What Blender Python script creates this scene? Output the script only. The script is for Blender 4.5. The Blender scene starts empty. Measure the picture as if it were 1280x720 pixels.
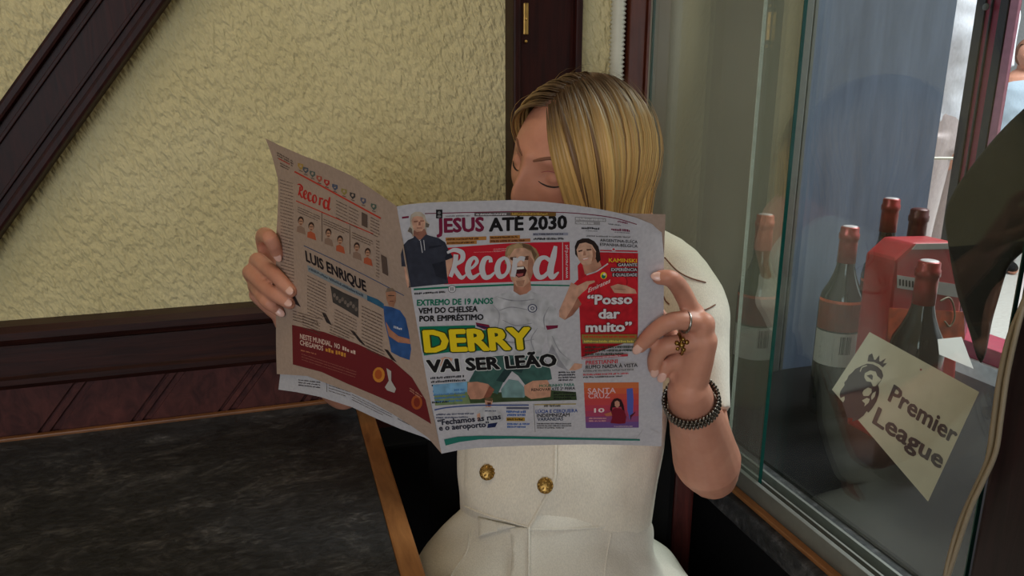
import bpy, bmesh, math, random
from math import sin, cos, tan, pi, radians, sqrt, atan2
from mathutils import Vector, Matrix
from mathutils.bvhtree import BVHTree
random.seed(7)
S = bpy.context.scene
COL = S.collection

# ---------------------------------------------------------------- camera
PITCH = radians(14.9); YAW = radians(17.5); F = 924.0; CAMZ = 1.25
cd = bpy.data.cameras.new('camera'); cam = bpy.data.objects.new('camera', cd); COL.objects.link(cam)
cam.location = (0, 0, CAMZ); cam.rotation_euler = (pi/2-PITCH, 0, -YAW)
cd.sensor_width = 36; cd.lens = F/1280*36; cd.clip_start = .02
S.camera = cam
# ---------------------------------------------------------------- world, lights, exposure
w = bpy.data.worlds.new('sky'); S.world = w; w.use_nodes = True
bg = w.node_tree.nodes['Background']; bg.inputs[0].default_value = (.80, .88, 1.0, 1); bg.inputs[1].default_value = .62
def area(name, loc, target, sx, sy, power, color):
    l = bpy.data.lights.new(name, 'AREA'); l.shape = 'RECTANGLE'; l.size = sx; l.size_y = sy
    l.energy = power; l.color = color
    o = bpy.data.objects.new(name, l); COL.objects.link(o); o.location = loc
    o.rotation_euler = (Vector(target)-Vector(loc)).to_track_quat('-Z', 'Y').to_euler()
    return o
area('doorway_daylight', (-1.40, -2.6, 1.6), (.15, 1.0, 1.0), 1.5, 1.9, 46, (.88, .93, 1.0))
area('added_warm_light', (-.25, .45, 2.55), (.0, .95, 1.0), .5, .5, 5.0, (1.0, .84, .60))  # added warm fill from above, no ceiling fixture is known
area('window_daylight', (1.55, .72, 1.45), (.3, .72, 1.1), .55, 1.0, 1.6, (.90, .95, 1.0))
area('street_daylight', (3.6, 1.2, 4.2), (2.4, 1.6, 1.0), 2.5, 2.5, 470, (.95, .97, 1.0))
S.view_settings.view_transform = 'Standard'; S.view_settings.look = 'None'
S.view_settings.gamma = 1; S.view_settings.use_curve_mapping = False
S.view_settings.exposure = -.3
S.cycles.use_denoising = True
S.cycles.max_bounces = 10; S.cycles.transparent_max_bounces = 16

# ---------------------------------------------------------------- helpers: photo rays
FH = Vector((sin(YAW), cos(YAW), 0)); RH = Vector((cos(YAW), -sin(YAW), 0)); ZV = Vector((0, 0, 1))
CP, SP = cos(PITCH), sin(PITCH); CAM = Vector((0, 0, CAMZ))
def ray(px, py):
    r = (px-640)/F; v = (py-360)/F
    return RH*r + FH*(CP-v*SP) + ZV*(-SP-v*CP)
def W(px, py, d): return CAM + ray(px, py)*d
def onX(px, py, X): q = ray(px, py); return CAM+q*(X/q.x)
def onY(px, py, Y): q = ray(px, py); return CAM+q*(Y/q.y)
def onZ(px, py, Z): q = ray(px, py); return CAM+q*((Z-CAMZ)/q.z)
# ---------------------------------------------------------------- helpers: objects
def link(name, me, mat=None, parent=None, smooth=False):
    o = bpy.data.objects.new(name, me); COL.objects.link(o)
    if mat is not None and not me.materials: me.materials.append(mat)
    if parent: o.parent = parent; o.matrix_parent_inverse = Matrix.Translation(-parent_loc(parent))
    if smooth:
        for p in me.polygons: p.use_smooth = True
    return o
LOC = {}
def parent_loc(p): return LOC.get(p.name, Vector((0, 0, 0)))
def obj(name, bm, mat=None, parent=None, smooth=False):
    bmesh.ops.recalc_face_normals(bm, faces=bm.faces)
    me = bpy.data.meshes.new(name); bm.to_mesh(me); bm.free()
    return link(name, me, mat, parent, smooth)
def thing(name, label, cat, loc=(0, 0, 0), group=None):
    o = bpy.data.objects.new(name, None); COL.objects.link(o); o.location = loc
    o.empty_display_size = .05; LOC[o.name] = Vector(loc)
    return tag(o, label, cat, group)
def tag(o, label, cat, group=None):
    o['label'] = label; o['category'] = cat
    if group: o['group'] = group
    return o
def struct(o): o['kind'] = 'structure'; return o
def BM(): return bmesh.new()
def box(bm, x0, x1, y0, y1, z0, z1, bev=0):
    vs = [bm.verts.new(p) for p in [(x0,y0,z0),(x1,y0,z0),(x1,y1,z0),(x0,y1,z0),(x0,y0,z1),(x1,y0,z1),(x1,y1,z1),(x0,y1,z1)]]
    fs = [bm.faces.new([vs[i] for i in q]) for q in [(0,3,2,1),(4,5,6,7),(0,1,5,4),(1,2,6,5),(2,3,7,6),(3,0,4,7)]]
    if bev:
        es = list({e for f in fs for e in f.edges})
        bmesh.ops.bevel(bm, geom=es, offset=bev, segments=2, affect='EDGES', profile=.6)
    return bm
def prism(bm, pts, vec, bev=0):
    a = [bm.verts.new(p) for p in pts]; b = [bm.verts.new(Vector(p)+Vector(vec)) for p in pts]
    n = len(pts); fs = [bm.faces.new(a), bm.faces.new(b[::-1])]
    for i in range(n): fs.append(bm.faces.new([a[i], b[i], b[(i+1) % n], a[(i+1) % n]]))
    if bev:
        es = list({e for f in fs for e in f.edges})
        bmesh.ops.bevel(bm, geom=es, offset=bev, segments=2, affect='EDGES', profile=.6)
    return bm
def catmull(pts, n):
    P = [Vector(p) for p in pts]; out = []
    for i in range(len(P)-1):
        p0 = P[i-1] if i else P[0]*2-P[1]; p1 = P[i]; p2 = P[i+1]; p3 = P[i+2] if i+2 < len(P) else P[-1]*2-P[-2]
        for k in range(n):
            t = k/n
            out.append(.5*((2*p1)+(p2-p0)*t+(2*p0-5*p1+4*p2-p3)*t*t+(3*p1-p0-3*p2+p3)*t**3))
    out.append(P[-1]); return out
def lerp_list(r, n):
    out = []
    for i in range(len(r)-1):
        for k in range(n): out.append(r[i]+(r[i+1]-r[i])*k/n)
    out.append(r[-1]); return out
def tube(bm, pts, radii, sides=10, sub=4, caps=True, flat=1.0, fdir=None):
    """swept limb; round ends; flat<1 squashes along fdir"""
    if not isinstance(radii, (list, tuple)): radii = [radii]*len(pts)
    P = catmull(pts, sub) if sub > 1 else [Vector(p) for p in pts]
    R = lerp_list(list(radii), sub) if sub > 1 else list(radii)
    T = [((P[min(i+1, len(P)-1)]-P[max(i-1, 0)]).normalized()) for i in range(len(P))]
    if caps:
        pre = []; post = []
        for a in (80, 55, 25):
            a = radians(a); pre.append((P[0]-T[0]*R[0]*sin(a), R[0]*cos(a), T[0])); 
        for a in (25, 55, 80):
            a = radians(a); post.append((P[-1]+T[-1]*R[-1]*sin(a), R[-1]*cos(a), T[-1]))
        P = [q[0] for q in pre]+P+[q[0] for q in post]; R = [q[1] for q in pre]+R+[q[1] for q in post]; T = [q[2] for q in pre]+T+[q[2] for q in post]
    nrm = Vector(fdir) if fdir else T[0].orthogonal()
    rings = []
    for p, r, t in zip(P, R, T):
        nrm = (nrm - t*nrm.dot(t))
        if nrm.length < 1e-6: nrm = t.orthogonal()
        nrm.normalize(); b = t.cross(nrm)
        rings.append([bm.verts.new(p+(nrm*cos(2*pi*k/sides)*flat+b*sin(2*pi*k/sides))*r) for k in range(sides)])
    for A, B in zip(rings, rings[1:]):
        for k in range(sides): bm.faces.new([A[k], A[(k+1) % sides], B[(k+1) % sides], B[k]])
    bm.faces.new(rings[0][::-1]); bm.faces.new(rings[-1])
    return rings
def lathe(bm, prof, c=(0, 0, 0), sides=28):
    rings = []
    for r, z in prof: rings.append([bm.verts.new((c[0]+r*cos(2*pi*k/sides), c[1]+r*sin(2*pi*k/sides), c[2]+z)) for k in range(sides)])
    for A, B in zip(rings, rings[1:]):
        for k in range(sides): bm.faces.new([A[k], A[(k+1) % sides], B[(k+1) % sides], B[k]])
    bm.faces.new(rings[0][::-1]); bm.faces.new(rings[-1])
def ellipsoid(bm, c, axes, rad, nu=20, nv=14, f=None):
    """axes: three unit vectors; f(local dir)-> local offset scale"""
    rows = []
    for j in range(1, nv):
        th = pi*j/nv; row = []
        for i in range(nu):
            ph = 2*pi*i/nu; l = Vector((sin(th)*cos(ph)*rad[0], sin(th)*sin(ph)*rad[1], cos(th)*rad[2]))
            if f: l = f(l)
            row.append(bm.verts.new(Vector(c)+axes[0]*l.x+axes[1]*l.y+axes[2]*l.z))
        rows.append(row)
    tp = Vector((0, 0, rad[2])); bt = Vector((0, 0, -rad[2]))
    if f: tp = f(tp); bt = f(bt)
    T = bm.verts.new(Vector(c)+axes[0]*tp.x+axes[1]*tp.y+axes[2]*tp.z); B = bm.verts.new(Vector(c)+axes[0]*bt.x+axes[1]*bt.y+axes[2]*bt.z)
    for i in range(nu):
        k = (i+1) % nu
        bm.faces.new([T, rows[0][i], rows[0][k]]); bm.faces.new([B, rows[-1][k], rows[-1][i]])
        for j in range(len(rows)-1): bm.faces.new([rows[j][i], rows[j+1][i], rows[j+1][k], rows[j][k]])
XYZ = (Vector((1, 0, 0)), Vector((0, 1, 0)), Vector((0, 0, 1)))
def remesh(name, bm, voxel, smooth_it=4, factor=.5):
    bmesh.ops.recalc_face_normals(bm, faces=bm.faces)
    me = bpy.data.meshes.new(name+'_src'); bm.to_mesh(me); bm.free()
    o = bpy.data.objects.new('tmp', me); COL.objects.link(o)
    m = o.modifiers.new('r', 'REMESH'); m.mode = 'VOXEL'; m.voxel_size = voxel; m.adaptivity = 0
    s = o.modifiers.new('s', 'SMOOTH'); s.factor = factor; s.iterations = smooth_it
    dg = bpy.context.evaluated_depsgraph_get(); dg.update()
    out = bpy.data.meshes.new_from_object(o.evaluated_get(dg)); out.name = name
    bpy.data.objects.remove(o); bpy.data.meshes.remove(me)
    for p in out.polygons: p.use_smooth = True
    return out
def bvh_of(me):
    return BVHTree.FromPolygons([v.co.copy() for v in me.vertices], [tuple(p.vertices) for p in me.polygons])
# ---------------------------------------------------------------- helpers: materials
def lin(c): c = c/255; return c/12.92 if c <= .04045 else ((c+.055)/1.055)**2.4
def rgb(r, g, b): return (lin(r), lin(g), lin(b), 1)
class NT:
    def __init__(s, name):
        s.m = bpy.data.materials.new(name); s.m.use_nodes = True; s.t = s.m.node_tree; s.n = s.t.nodes; s.l = s.t.links
        s.b = s.n['Principled BSDF']; s.out = s.n['Material Output']
    def add(s, typ, **kw):
        n = s.n.new(typ)
        for k, v in kw.items(): setattr(n, k, v)
        return n
    def co(s, scale=(1, 1, 1), rot=(0, 0, 0)):
        g = s.add('ShaderNodeNewGeometry'); m = s.add('ShaderNodeMapping'); m.inputs['Scale'].default_value = scale; m.inputs['Rotation'].default_value = rot
        s.l.new(g.outputs['Position'], m.inputs[0]); return m.outputs[0]
    def noise(s, co, scale, detail=3, rough=.5, dist=0):
        n = s.add('ShaderNodeTexNoise'); n.inputs['Scale'].default_value = scale; n.inputs['Detail'].default_value = detail
        n.inputs['Roughness'].default_value = rough; n.inputs['Distortion'].default_value = dist
        s.l.new(co, n.inputs['Vector']); return n.outputs['Fac']
    def ramp(s, fac, stops):
        r = s.add('ShaderNodeValToRGB'); e = r.color_ramp.elements
        while len(e) < len(stops): e.new(.5)
        for k, (p, c) in enumerate(stops): e[k].position = p; e[k].color = c
        s.l.new(fac, r.inputs[0]); return r.outputs[0]
    def base(s, c):
        if isinstance(c, tuple): s.b.inputs['Base Color'].default_value = c
        else: s.l.new(c, s.b.inputs['Base Color'])
        return s
    def bump(s, h, strength=.5, dist=.01):
        b = s.add('ShaderNodeBump'); b.inputs['Strength'].default_value = strength; b.inputs['Distance'].default_value = dist
        s.l.new(h, b.inputs['Height']); s.l.new(b.outputs[0], s.b.inputs['Normal']); return s
    def rough(s, v, spec=None):
        s.b.inputs['Roughness'].default_value = v
        if spec is not None: s.b.inputs['Specular IOR Level'].default_value = spec
        return s
def plain(name, c, rough=.6, metal=0, spec=None, var=.12, scale=60, bump=0):
    t = NT(name); co = t.co(); n = t.noise(co, scale, 3)
    d = tuple(x*(1-var) for x in c[:3])+(1,); u = tuple(min(1, x*(1+var)) for x in c[:3])+(1,)
    t.base(t.ramp(n, [(.3, d), (.7, u)])).rough(rough, spec); t.b.inputs['Metallic'].default_value = metal
    if bump: t.bump(n, bump, .003)
    return t.m
def wood(name, c1, c2, rough=.4, scale=(3, 40, 40), spec=.5):
    t = NT(name); co = t.co(scale); n = t.noise(co, 2.2, 6, .6, 1.5); n2 = t.noise(t.co(), 9, 4, .6)
    mx = t.add('ShaderNodeMix', data_type='RGBA', blend_type='MULTIPLY'); mx.inputs[0].default_value = .6
    t.l.new(t.ramp(n, [(.3, c1), (.7, c2)]), mx.inputs[6]); t.l.new(t.ramp(n2, [(.3, (.55, .55, .55, 1)), (.65, (1, 1, 1, 1))]), mx.inputs[7])
    t.base(mx.outputs[2]).rough(rough, spec).bump(n, .12, .002); return t.m
M = {}
def mk_materials():
    # stucco
    t = NT('cream_stucco'); m1 = t.co((1, 1, 1), (0, radians(22), 0)); m2 = t.add('ShaderNodeMapping'); m2.inputs['Scale'].default_value = (1.3, 1, .62); t.l.new(m1, m2.inputs[0]); co = m2.outputs[0]; a = t.noise(co, 100, 1.8, .5, .15); b = t.noise(co, 190, 2, .5)
    big = t.noise(t.co(), 3.2, 4, .6)
    t.base(t.ramp(big, [(.3, rgb(212, 197, 147)), (.7, rgb(226, 213, 168))])).rough(.75, .25)
    h = t.ramp(a, [(.30, (0, 0, 0, 1)), (.62, (1, 1, 1, 1))])
    ad = t.add('ShaderNodeMath', operation='MULTIPLY_ADD'); ad.inputs[1].default_value = .25
    t.l.new(b, ad.inputs[0]); t.l.new(h, ad.inputs[2]); t.bump(ad.outputs[0], .7, .005); M['stucco'] = t.m
    M['timber'] = wood('dark_timber', rgb(33, 11, 9), rgb(60, 21, 16), .45, (40, 40, 3), .2)
    M['timber_h'] = wood('dark_rail_timber', rgb(38, 17, 14), rgb(62, 29, 23), .45, (3, 40, 40), .25)
    M['panel'] = wood('wainscot_boards', rgb(58, 26, 26), rgb(96, 50, 46), .6, (18, 18, 10), .3)
    M['redwood'] = wood('reddish_timber', rgb(70, 30, 18), rgb(104, 48, 30), .35, (40, 40, 3))
    M['chairwood'] = wood('chair_timber', rgb(58, 22, 20), rgb(92, 38, 33), .4, (40, 40, 3))
    M['edgewood'] = wood('table_edge_oak', rgb(128, 80, 44), rgb(166, 112, 66), .45, (30, 4, 30))
    M['edgewood_x'] = wood('table_edge_oak_long', rgb(110, 66, 36), rgb(150, 98, 56), .45, (4, 30, 30))
    # stone
    t = NT('dark_slate'); co = t.co((1, 1.6, 1)); n = t.noise(co, 11, 12, .78, .7); n2 = t.noise(t.co((1, 1.7, 1)), 75, 12, .8, .6)
    mx = t.add('ShaderNodeMix', data_type='RGBA', blend_type='MULTIPLY'); mx.inputs[0].default_value = .85
    t.l.new(t.ramp(n, [(.34, rgb(22, 23, 27)), (.52, rgb(48, 48, 52)), (.70, rgb(104, 101, 102))]), mx.inputs[6])
    t.l.new(t.ramp(n2, [(.38, (.16, .16, .16, 1)), (.50, (.8, .8, .8, 1)), (.66, (2.3, 2.25, 2.2, 1))]), mx.inputs[7])
    t.base(mx.outputs[2]).bump(n2, .8, .006)
    r = t.ramp(n2, [(.3, (.38, .38, .38, 1)), (.7, (.62, .62, .62, 1))]); t.l.new(r, t.b.inputs['Roughness']); M['slate'] = t.m
    M['ledge'] = M['slate']
    M['black'] = plain('black_leather', rgb(8, 7, 8), .7, spec=.15, bump=.1)
    M['darkpaint'] = plain('dark_painted_board', rgb(12, 11, 13), .85, spec=.15)
    M['frame_dark'] = wood('dark_frame_timber', rgb(26, 13, 15), rgb(46, 24, 27), .45, (40, 40, 3))
    t = NT('blue_grey_paint'); n = t.noise(t.co((9, 9, 1.2)), 4, 6, .6); 
    t.base(t.ramp(n, [(.3, rgb(92, 104, 127)), (.7, rgb(116, 129, 153))])).rough(.6); M['bluegrey'] = t.m
    M['alu'] = plain('grey_aluminium', rgb(112, 112, 106), .5, .4, var=.06)
    M['white_plastic'] = plain('white_ribbed_plastic', rgb(214, 212, 196), .5, var=.05)
    M['brass'] = plain('brass', rgb(190, 150, 84), .35, 1)
    M['gold'] = plain('gold_metal', rgb(160, 126, 70), .36, 1)
    M['silver'] = plain('silver_metal', rgb(170, 168, 164), .3, 1)
    M['darksilver'] = plain('blackened_silver', rgb(120, 112, 104), .35, 1, var=.5, scale=300)
    # glass: clear pane with surface reflections
    def glass(name, tint, haze, ior=1.52):
        t = NT(name); n = t.n; n.remove(t.b)
        tr = t.add('ShaderNodeBsdfTransparent'); tr.inputs[0].default_value = tint
        gl = t.add('ShaderNodeBsdfGlossy'); gl.inputs['Roughness'].default_value = .0
        df = t.add('ShaderNodeBsdfDiffuse'); df.inputs[0].default_value = (.75, .78, .72, 1)
        g = t.add('ShaderNodeNewGeometry'); k = t.add('ShaderNodeMath', operation='MULTIPLY_ADD'); k.inputs[1].default_value = 1/ior-ior; k.inputs[2].default_value = ior
        t.l.new(g.outputs['Backfacing'], k.inputs[0]); fr = t.add('ShaderNodeFresnel'); t.l.new(k.outputs[0], fr.inputs[0])
        hz = t.ramp(t.noise(t.co((1, 1, .5)), 7, 4, .6), [(.3, (haze*.7,)*3+(1,)), (.7, (haze*1.3,)*3+(1,))])
        m0 = t.add('ShaderNodeMixShader'); t.l.new(hz, m0.inputs[0]); t.l.new(tr.outputs[0], m0.inputs[1]); t.l.new(df.outputs[0], m0.inputs[2])
        m1 = t.add('ShaderNodeMixShader'); t.l.new(fr.outputs[0], m1.inputs[0]); t.l.new(m0.outputs[0], m1.inputs[1]); t.l.new(gl.outputs[0], m1.inputs[2])
        t.l.new(m1.outputs[0], t.out.inputs[0]); return t.m
    M['glass'] = glass('clear_glass', (.93, .97, .95, 1), .010, 1.56)
    M['glass_b'] = glass('reflection_haze_glass', (.88, .91, .86, 1), .07, 2.5)  # diffuse haze mixed in imitates the pale reflection of the wall
    M['glass_edge'] = plain('green_glass_edge', rgb(18, 74, 66), .15)
    M['glass_edge_w'] = plain('bright_glass_edge', rgb(246, 246, 238), .3)
    # fabric
    def cloth(name, c, sc=700, b=.25):
        t = NT(name); co = t.co((1, 1, .35)); n = t.noise(co, sc, 2); n2 = t.noise(t.co(), 14, 3, .5, .6)
        d = tuple(x*.88 for x in c[:3])+(1,); t.base(t.ramp(n, [(.35, d), (.65, c)])).rough(.85, .2)
        t.b.inputs['Sheen Weight'].default_value = .15
        ad = t.add('ShaderNodeMath', operation='MULTIPLY_ADD'); ad.inputs[1].default_value = 6
        t.l.new(n2, ad.inputs[0]); t.l.new(n, ad.inputs[2]); t.bump(ad.outputs[0], b, .0016); return t.m
    M['ivory'] = cloth('ivory_weave', rgb(238, 229, 214)); M['ivory_t'] = cloth('ivory_trouser_weave', rgb(236, 230, 219))
    M['white_shirt'] = cloth('white_shirt_cloth', rgb(226, 226, 236), 200); M['pale_trouser'] = cloth('pale_trouser_cloth', rgb(196, 180, 180), 200)
    M['blue_shirt'] = cloth('pale_blue_shirt_cloth', rgb(176, 190, 206), 200)
    t = NT('dark_olive_cloth'); n = t.noise(t.co(), 7, 4, .6, .5)
    t.base(t.ramp(n, [(.35, rgb(10, 10, 9)), (.7, rgb(27, 25, 19))])).rough(.7, .3).bump(n, .3, .02); M['olive'] = t.m
    M['backboard'] = plain('beige_back_board', rgb(150, 142, 122), .8, spec=.2, var=.08, scale=6)
    # skin
    t = NT('fair_skin'); n = t.noise(t.co(), 22, 4, .6); t.base(t.ramp(n, [(.3, rgb(194, 132, 110)), (.7, rgb(212, 152, 128))])).rough(.5, .35)
    t.b.inputs['Subsurface Weight'].default_value = .12; t.b.inputs['Subsurface Radius'].default_value = (.01, .004, .002); t.b.inputs['Subsurface Scale'].default_value = .6
    M['skin'] = t.m
    M['nail'] = plain('fingernail', rgb(232, 186, 172), .25, var=.03)
    M['lash'] = plain('dark_lash', rgb(40, 24, 20), .6); M['brow'] = plain('brown_brow', rgb(128, 84, 64), .7)
    M['lip'] = plain('lip_skin', rgb(176, 96, 90), .4)
    def vcol(name, rough, spec=.3, sheen=0):
        t = NT(name); a = t.add('ShaderNodeAttribute'); a.attribute_name = 'Col'; t.l.new(a.outputs[0], t.b.inputs['Base Color']); t.rough(rough, spec); return t.m
    M['ink'] = vcol('printed_ink', .75, .2); M['hair'] = vcol('blonde_hair', .42, .4)
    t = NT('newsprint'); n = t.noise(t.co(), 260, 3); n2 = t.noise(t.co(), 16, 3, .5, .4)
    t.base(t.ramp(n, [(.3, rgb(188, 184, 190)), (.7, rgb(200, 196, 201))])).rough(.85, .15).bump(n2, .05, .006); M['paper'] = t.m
    t = NT('shaded_newsprint'); n = t.noise(t.co(), 260, 3); t.base(t.ramp(n, [(.3, rgb(170, 146, 131)), (.7, rgb(180, 155, 140))])).rough(.85, .15); M['paper_shade'] = t.m  # same newsprint, with the left half's warm shade put into its colour
    M['card'] = plain('cream_card', rgb(206, 194, 176), .7, var=.05)
    # bottles
    t = NT('dark_wine_glass'); t.base(rgb(16, 22, 26)).rough(.06, .6); M['wineglass'] = t.m
    t = NT('green_wine_glass'); t.base(rgb(70, 74, 40)).rough(.1, .6); M['wineglass_g'] = t.m
    M['capsule'] = plain('red_foil', rgb(150, 36, 34), .3, .25); M['capsule_d'] = plain('dark_red_foil', rgb(84, 22, 26), .35, .2)
    M['capsule_p'] = plain('copper_foil', rgb(196, 106, 84), .4, .2); M['cap_glint'] = plain('foil_top_glint', rgb(200, 190, 190), .4, .3)  # pale tops paint a reflection into the foil colour
    M['label'] = plain('paper_label', rgb(176, 172, 166), .7, var=.04); M['label_o'] = plain('orange_label', rgb(120, 48, 28), .6, var=.3, scale=40)
    M['red'] = plain('red_carton', rgb(170, 24, 32), .4); M['orange'] = plain('orange_print', rgb(206, 88, 48), .5, var=.4, scale=50)
    M['cable'] = plain('beige_cable', rgb(150, 136, 114), .5, var=.04)
    M['redpaint'] = plain('dark_red_frame_paint', rgb(150, 40, 66), .35); M['blackframe'] = plain('dark_window_frame', rgb(40, 34, 40), .4); M['pinkpaint'] = plain('pink_frame_edge', rgb(196, 130, 150), .4)
    M['floor'] = plain('brown_floor_tile', rgb(70, 52, 42), .4); M['plaster'] = plain('pale_ceiling_plaster', rgb(196, 186, 160), .8)
    M['street'] = plain('pale_paving', rgb(170, 166, 160), .8); M['facade'] = plain('pale_facade', rgb(216, 214, 214), .8)
    M['glasspane'] = M['glass']
    M['ring_dark'] = M['black']
mk_materials()

# ================================================================ SETTING
YW = 1.2; XC = .607
b = BM(); box(b, -2.3, .62, YW, YW+.15, 0, 2.75); struct(obj('wall_back', b, M['stucco']))
b = BM(); box(b, -2.45, -2.3, -3.2, YW+.15, 0, 2.75); struct(obj('wall_left', b, M['stucco']))
b = BM(); box(b, -.62, 1.42, -3.35, -3.2, 0, 2.75); box(b, -2.45, -.62, -3.35, -3.2, 2.35, 2.75); struct(obj('wall_front', b, M['stucco']))
b = BM(); box(b, 1.31, 1.45, -3.2, .27, 0, 2.75); struct(obj('wall_right', b, M['stucco']))
b = BM(); box(b, -2.45, 1.3, -3.2, 1.35, -.1, 0); struct(obj('floor', b, M['floor']))
b = BM(); box(b, -2.45, 1.7, -3.2, 1.6, 2.75, 2.85); struct(obj('ceiling', b, M['plaster']))
# chair rail with a moulded profile
b = BM()
prof = [(0, .826), (-.012, .826), (-.016, .834), (-.030, .838), (-.030, .846), (-.024, .850), (-.024, .896), (-.032, .900), (-.036, .908), (-.036, .918), (-.028, .926), (0, .928)]
prism(b, [(-2.3, YW+y, z) for y, z in prof], (2.3+.372, 0, 0)); struct(obj('trim_1', b, M['timber_h']))
# wainscot: slanted boards with grooves
b = BM(); box(b, -2.3, .60, YW-.006, YW, 0, .828)
ux = .62; x = -3.2
while x < .6:
    for (xa, xb) in ((x+.006, x+.104), (x+.110, x+.120)):
        z0, z1 = .05, .826; pts = [(xa, z0), (xb, z0), (xb+ux, z1), (xa+ux, z1)]
        # clip in x to the wall
        q = []
        for (A, B) in zip(pts, pts[1:]+pts[:1]):
            q.append(A)
        c = []
        for lim, sgn in ((-2.3, 1), (.6, -1)):
            src = q if lim == -2.3 else c; out = []
            for A, B in zip(src, src[1:]+src[:1]):
                ia, ib = sgn*(A[0]-lim) >= 0, sgn*(B[0]-lim) >= 0
                if ia: out.append(A)
                if ia != ib:
                    k = (lim-A[0])/(B[0]-A[0]); out.append((lim, A[1]+(B[1]-A[1])*k))
            c = out
        if len(c) >= 3: prism(b, [(X, YW-.012, Z) for X, Z in c], (0, .007, 0))
    x += .127
struct(obj('trim_2', b, M['panel']))
# vertical timber post with moulded edges
b = BM(); box(b, .374, .474, YW-.035, YW, .0, 2.75, .004)
for xx in (.366, .470): box(b, xx, xx+.012, YW-.048, YW, 0, 2.75, .003)
struct(obj('trim_3', b, M['timber']))
# diagonal brace
def diag(l0, l1, off0, off1, y):
    A = onY(*l0, YW); B = onY(*l1, YW); d = (B-A).normalized(); n = Vector((d.z, 0, -d.x))
    return A, d, n
A0 = onY(92, 0, YW-.03); A1 = onY(0, 129, YW-.03); B0 = onY(210, 0, YW-.03); B1 = onY(0, 307, YW-.03)
dd = (A0-A1).normalized(); nn = Vector((dd.z, 0, -dd.x)); wd = (B0-A0).dot(nn)
b = BM()
def brace(o0, o1, y0, y1, bev):
    P = A1-dd*.9; Q = A1+dd*1.2
    pts = [P+nn*o0, P+nn*o1, Q+nn*o1, Q+nn*o0]
    prism(b, [(p.x, y0, p.z) for p in pts], (0, y1-y0, 0), bev)
brace(.010, wd-.010, YW-.030, YW-.0002, .003); brace(0, .014, YW-.040, YW-.0002, .004); brace(wd-.014, wd, YW-.040, YW-.0002, .004); brace(.022, .027, YW-.034, YW-.001, .001); brace(wd-.027, wd-.022, YW-.034, YW-.001, .001)
struct(obj('trim_4', b, M['timber']))
# latch plate on the post
L = onY(657, 14, YW-.037); t_ = thing('door_latch', 'small worn brass latch plate on the dark vertical post above the woman', 'latch', L)
b = BM(); box(b, L.x-.004, L.x+.004, L.y-.003, L.y+.0035, L.z-.035, L.z+.012, .0012); obj('plate', b, M['brass'], t_)
for dz in (-.045, .022, -.012):
    b = BM(); ellipsoid(b, (L.x, L.y-.001, L.z+dz), XYZ, (.003, .003, .003), 10, 8); obj('screw', b, M['brass'], t_, True)
# ribbed conduit beside the cabinet post
b = BM(); cx = onY(772, 20, YW-.012); pts = []; z = .93
rr = []
k = 0
while z < 2.6: pts.append((cx.x, YW-.0145, z)); rr.append(.0140 if k % 2 else .0105); z += .0035; k += 1
tube(b, pts, rr, 12, 1, False); tag(obj('ribbed_conduit', b, M['white_plastic'], None, True), 'white ribbed conduit running up the wall between post and cabinet', 'conduit')

# ================================================================ DISPLAY CABINET
cab = thing('display_cabinet', 'glass-fronted display cabinet holding wine bottles beside the seated woman', 'cabinet', (XC, .7, 0))
YR = .477
b = BM(); box(b, XC-.007, 1.30, .28, YW, 0.02, .655, .004); obj('base', b, M['darkpaint'], cab)
b = BM(); box(b, .578, .69, .28, YW, .657, .690, .004); obj('ledge', b, M['ledge'], cab)
b = BM(); box(b, .69, 1.30, .30, YW, .657, .694); obj('shelf', b, M['darkpaint'], cab)
b = BM(); box(b, .590, .600, .30, YW, .6905, .697, .001); obj('wooden_strip', b, M['edgewood'], cab)
b = BM(); box(b, .601, .608, YR-.1, YW, .6905, .722, .001); box(b, .608, .640, YR-.1, YW, .6905, .703, .001); box(b, .6215, .6245, YR-.1, YW, .703, .716); box(b, .636, .640, YR-.1, YW, .703, .720)
obj('aluminium_track', b, M['alu'], cab)
def pane(name, x, y0, y1, mat, mat_near, mat_far):
    b = BM(); th = .005
    v = [b.verts.new(p) for p in [(x, y0, .706), (x, y1, .706), (x, y1, 2.18), (x, y0, 2.18)]]; b.faces.new(v)
    v = [b.verts.new(p) for p in [(x+th, y1, .706), (x+th, y0, .706), (x+th, y0, 2.18), (x+th, y1, 2.18)]]; b.faces.new(v)
    me = bpy.data.meshes.new(name); 
    for f in b.faces: f.normal_update()
    b.to_mesh(me); b.free(); o = link(name, me, mat, cab)
    b = BM(); box(b, x, x+th, y0-.0012, y0, .706, 2.18); obj('glass_edge', b, mat_near, o)
    b = BM(); box(b, x, x+th, y1, y1+.0016, .706, 2.18); obj('glass_edge', b, mat_far, o)
    return o
p1 = pane('glass_door', .626, YR, .885, M['glass'], M['glass_edge'], M['glass_edge_w'])
p2 = pane('glass_door', .611, .787, 1.165, M['glass_b'], M['glass_edge'], M['glass_edge'])
b = BM(); box(b, .573, .603, YW-.030, YW-.0002, .70, 2.75, .003); box(b, .603, .608, YW-.034, YW-.0002, .724, 2.75, .001); obj('corner_post', b, M['redwood'], cab)
b = BM(); box(b, .95, 1.285, YW-.0, YW+.03, .694, 2.2); obj('back_panel', b, M['bluegrey'], cab)
b = BM(); box(b, .62, .925, YW-.0, YW+.03, .694, 2.2); obj('back_panel', b, M['backboard'], cab)
b = BM(); box(b, .925, .95, YW-.008, YW+.03, .694, 2.2, .003); box(b, .955, .962, YW-.004, YW+.0, .694, 2.2, .001); obj('back_trim', b, M['alu'], cab)
b = BM(); box(b, .60, .66, .28, .452, .70, 2.3, .004); obj('side_stile', b, M['frame_dark'], cab)
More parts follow.
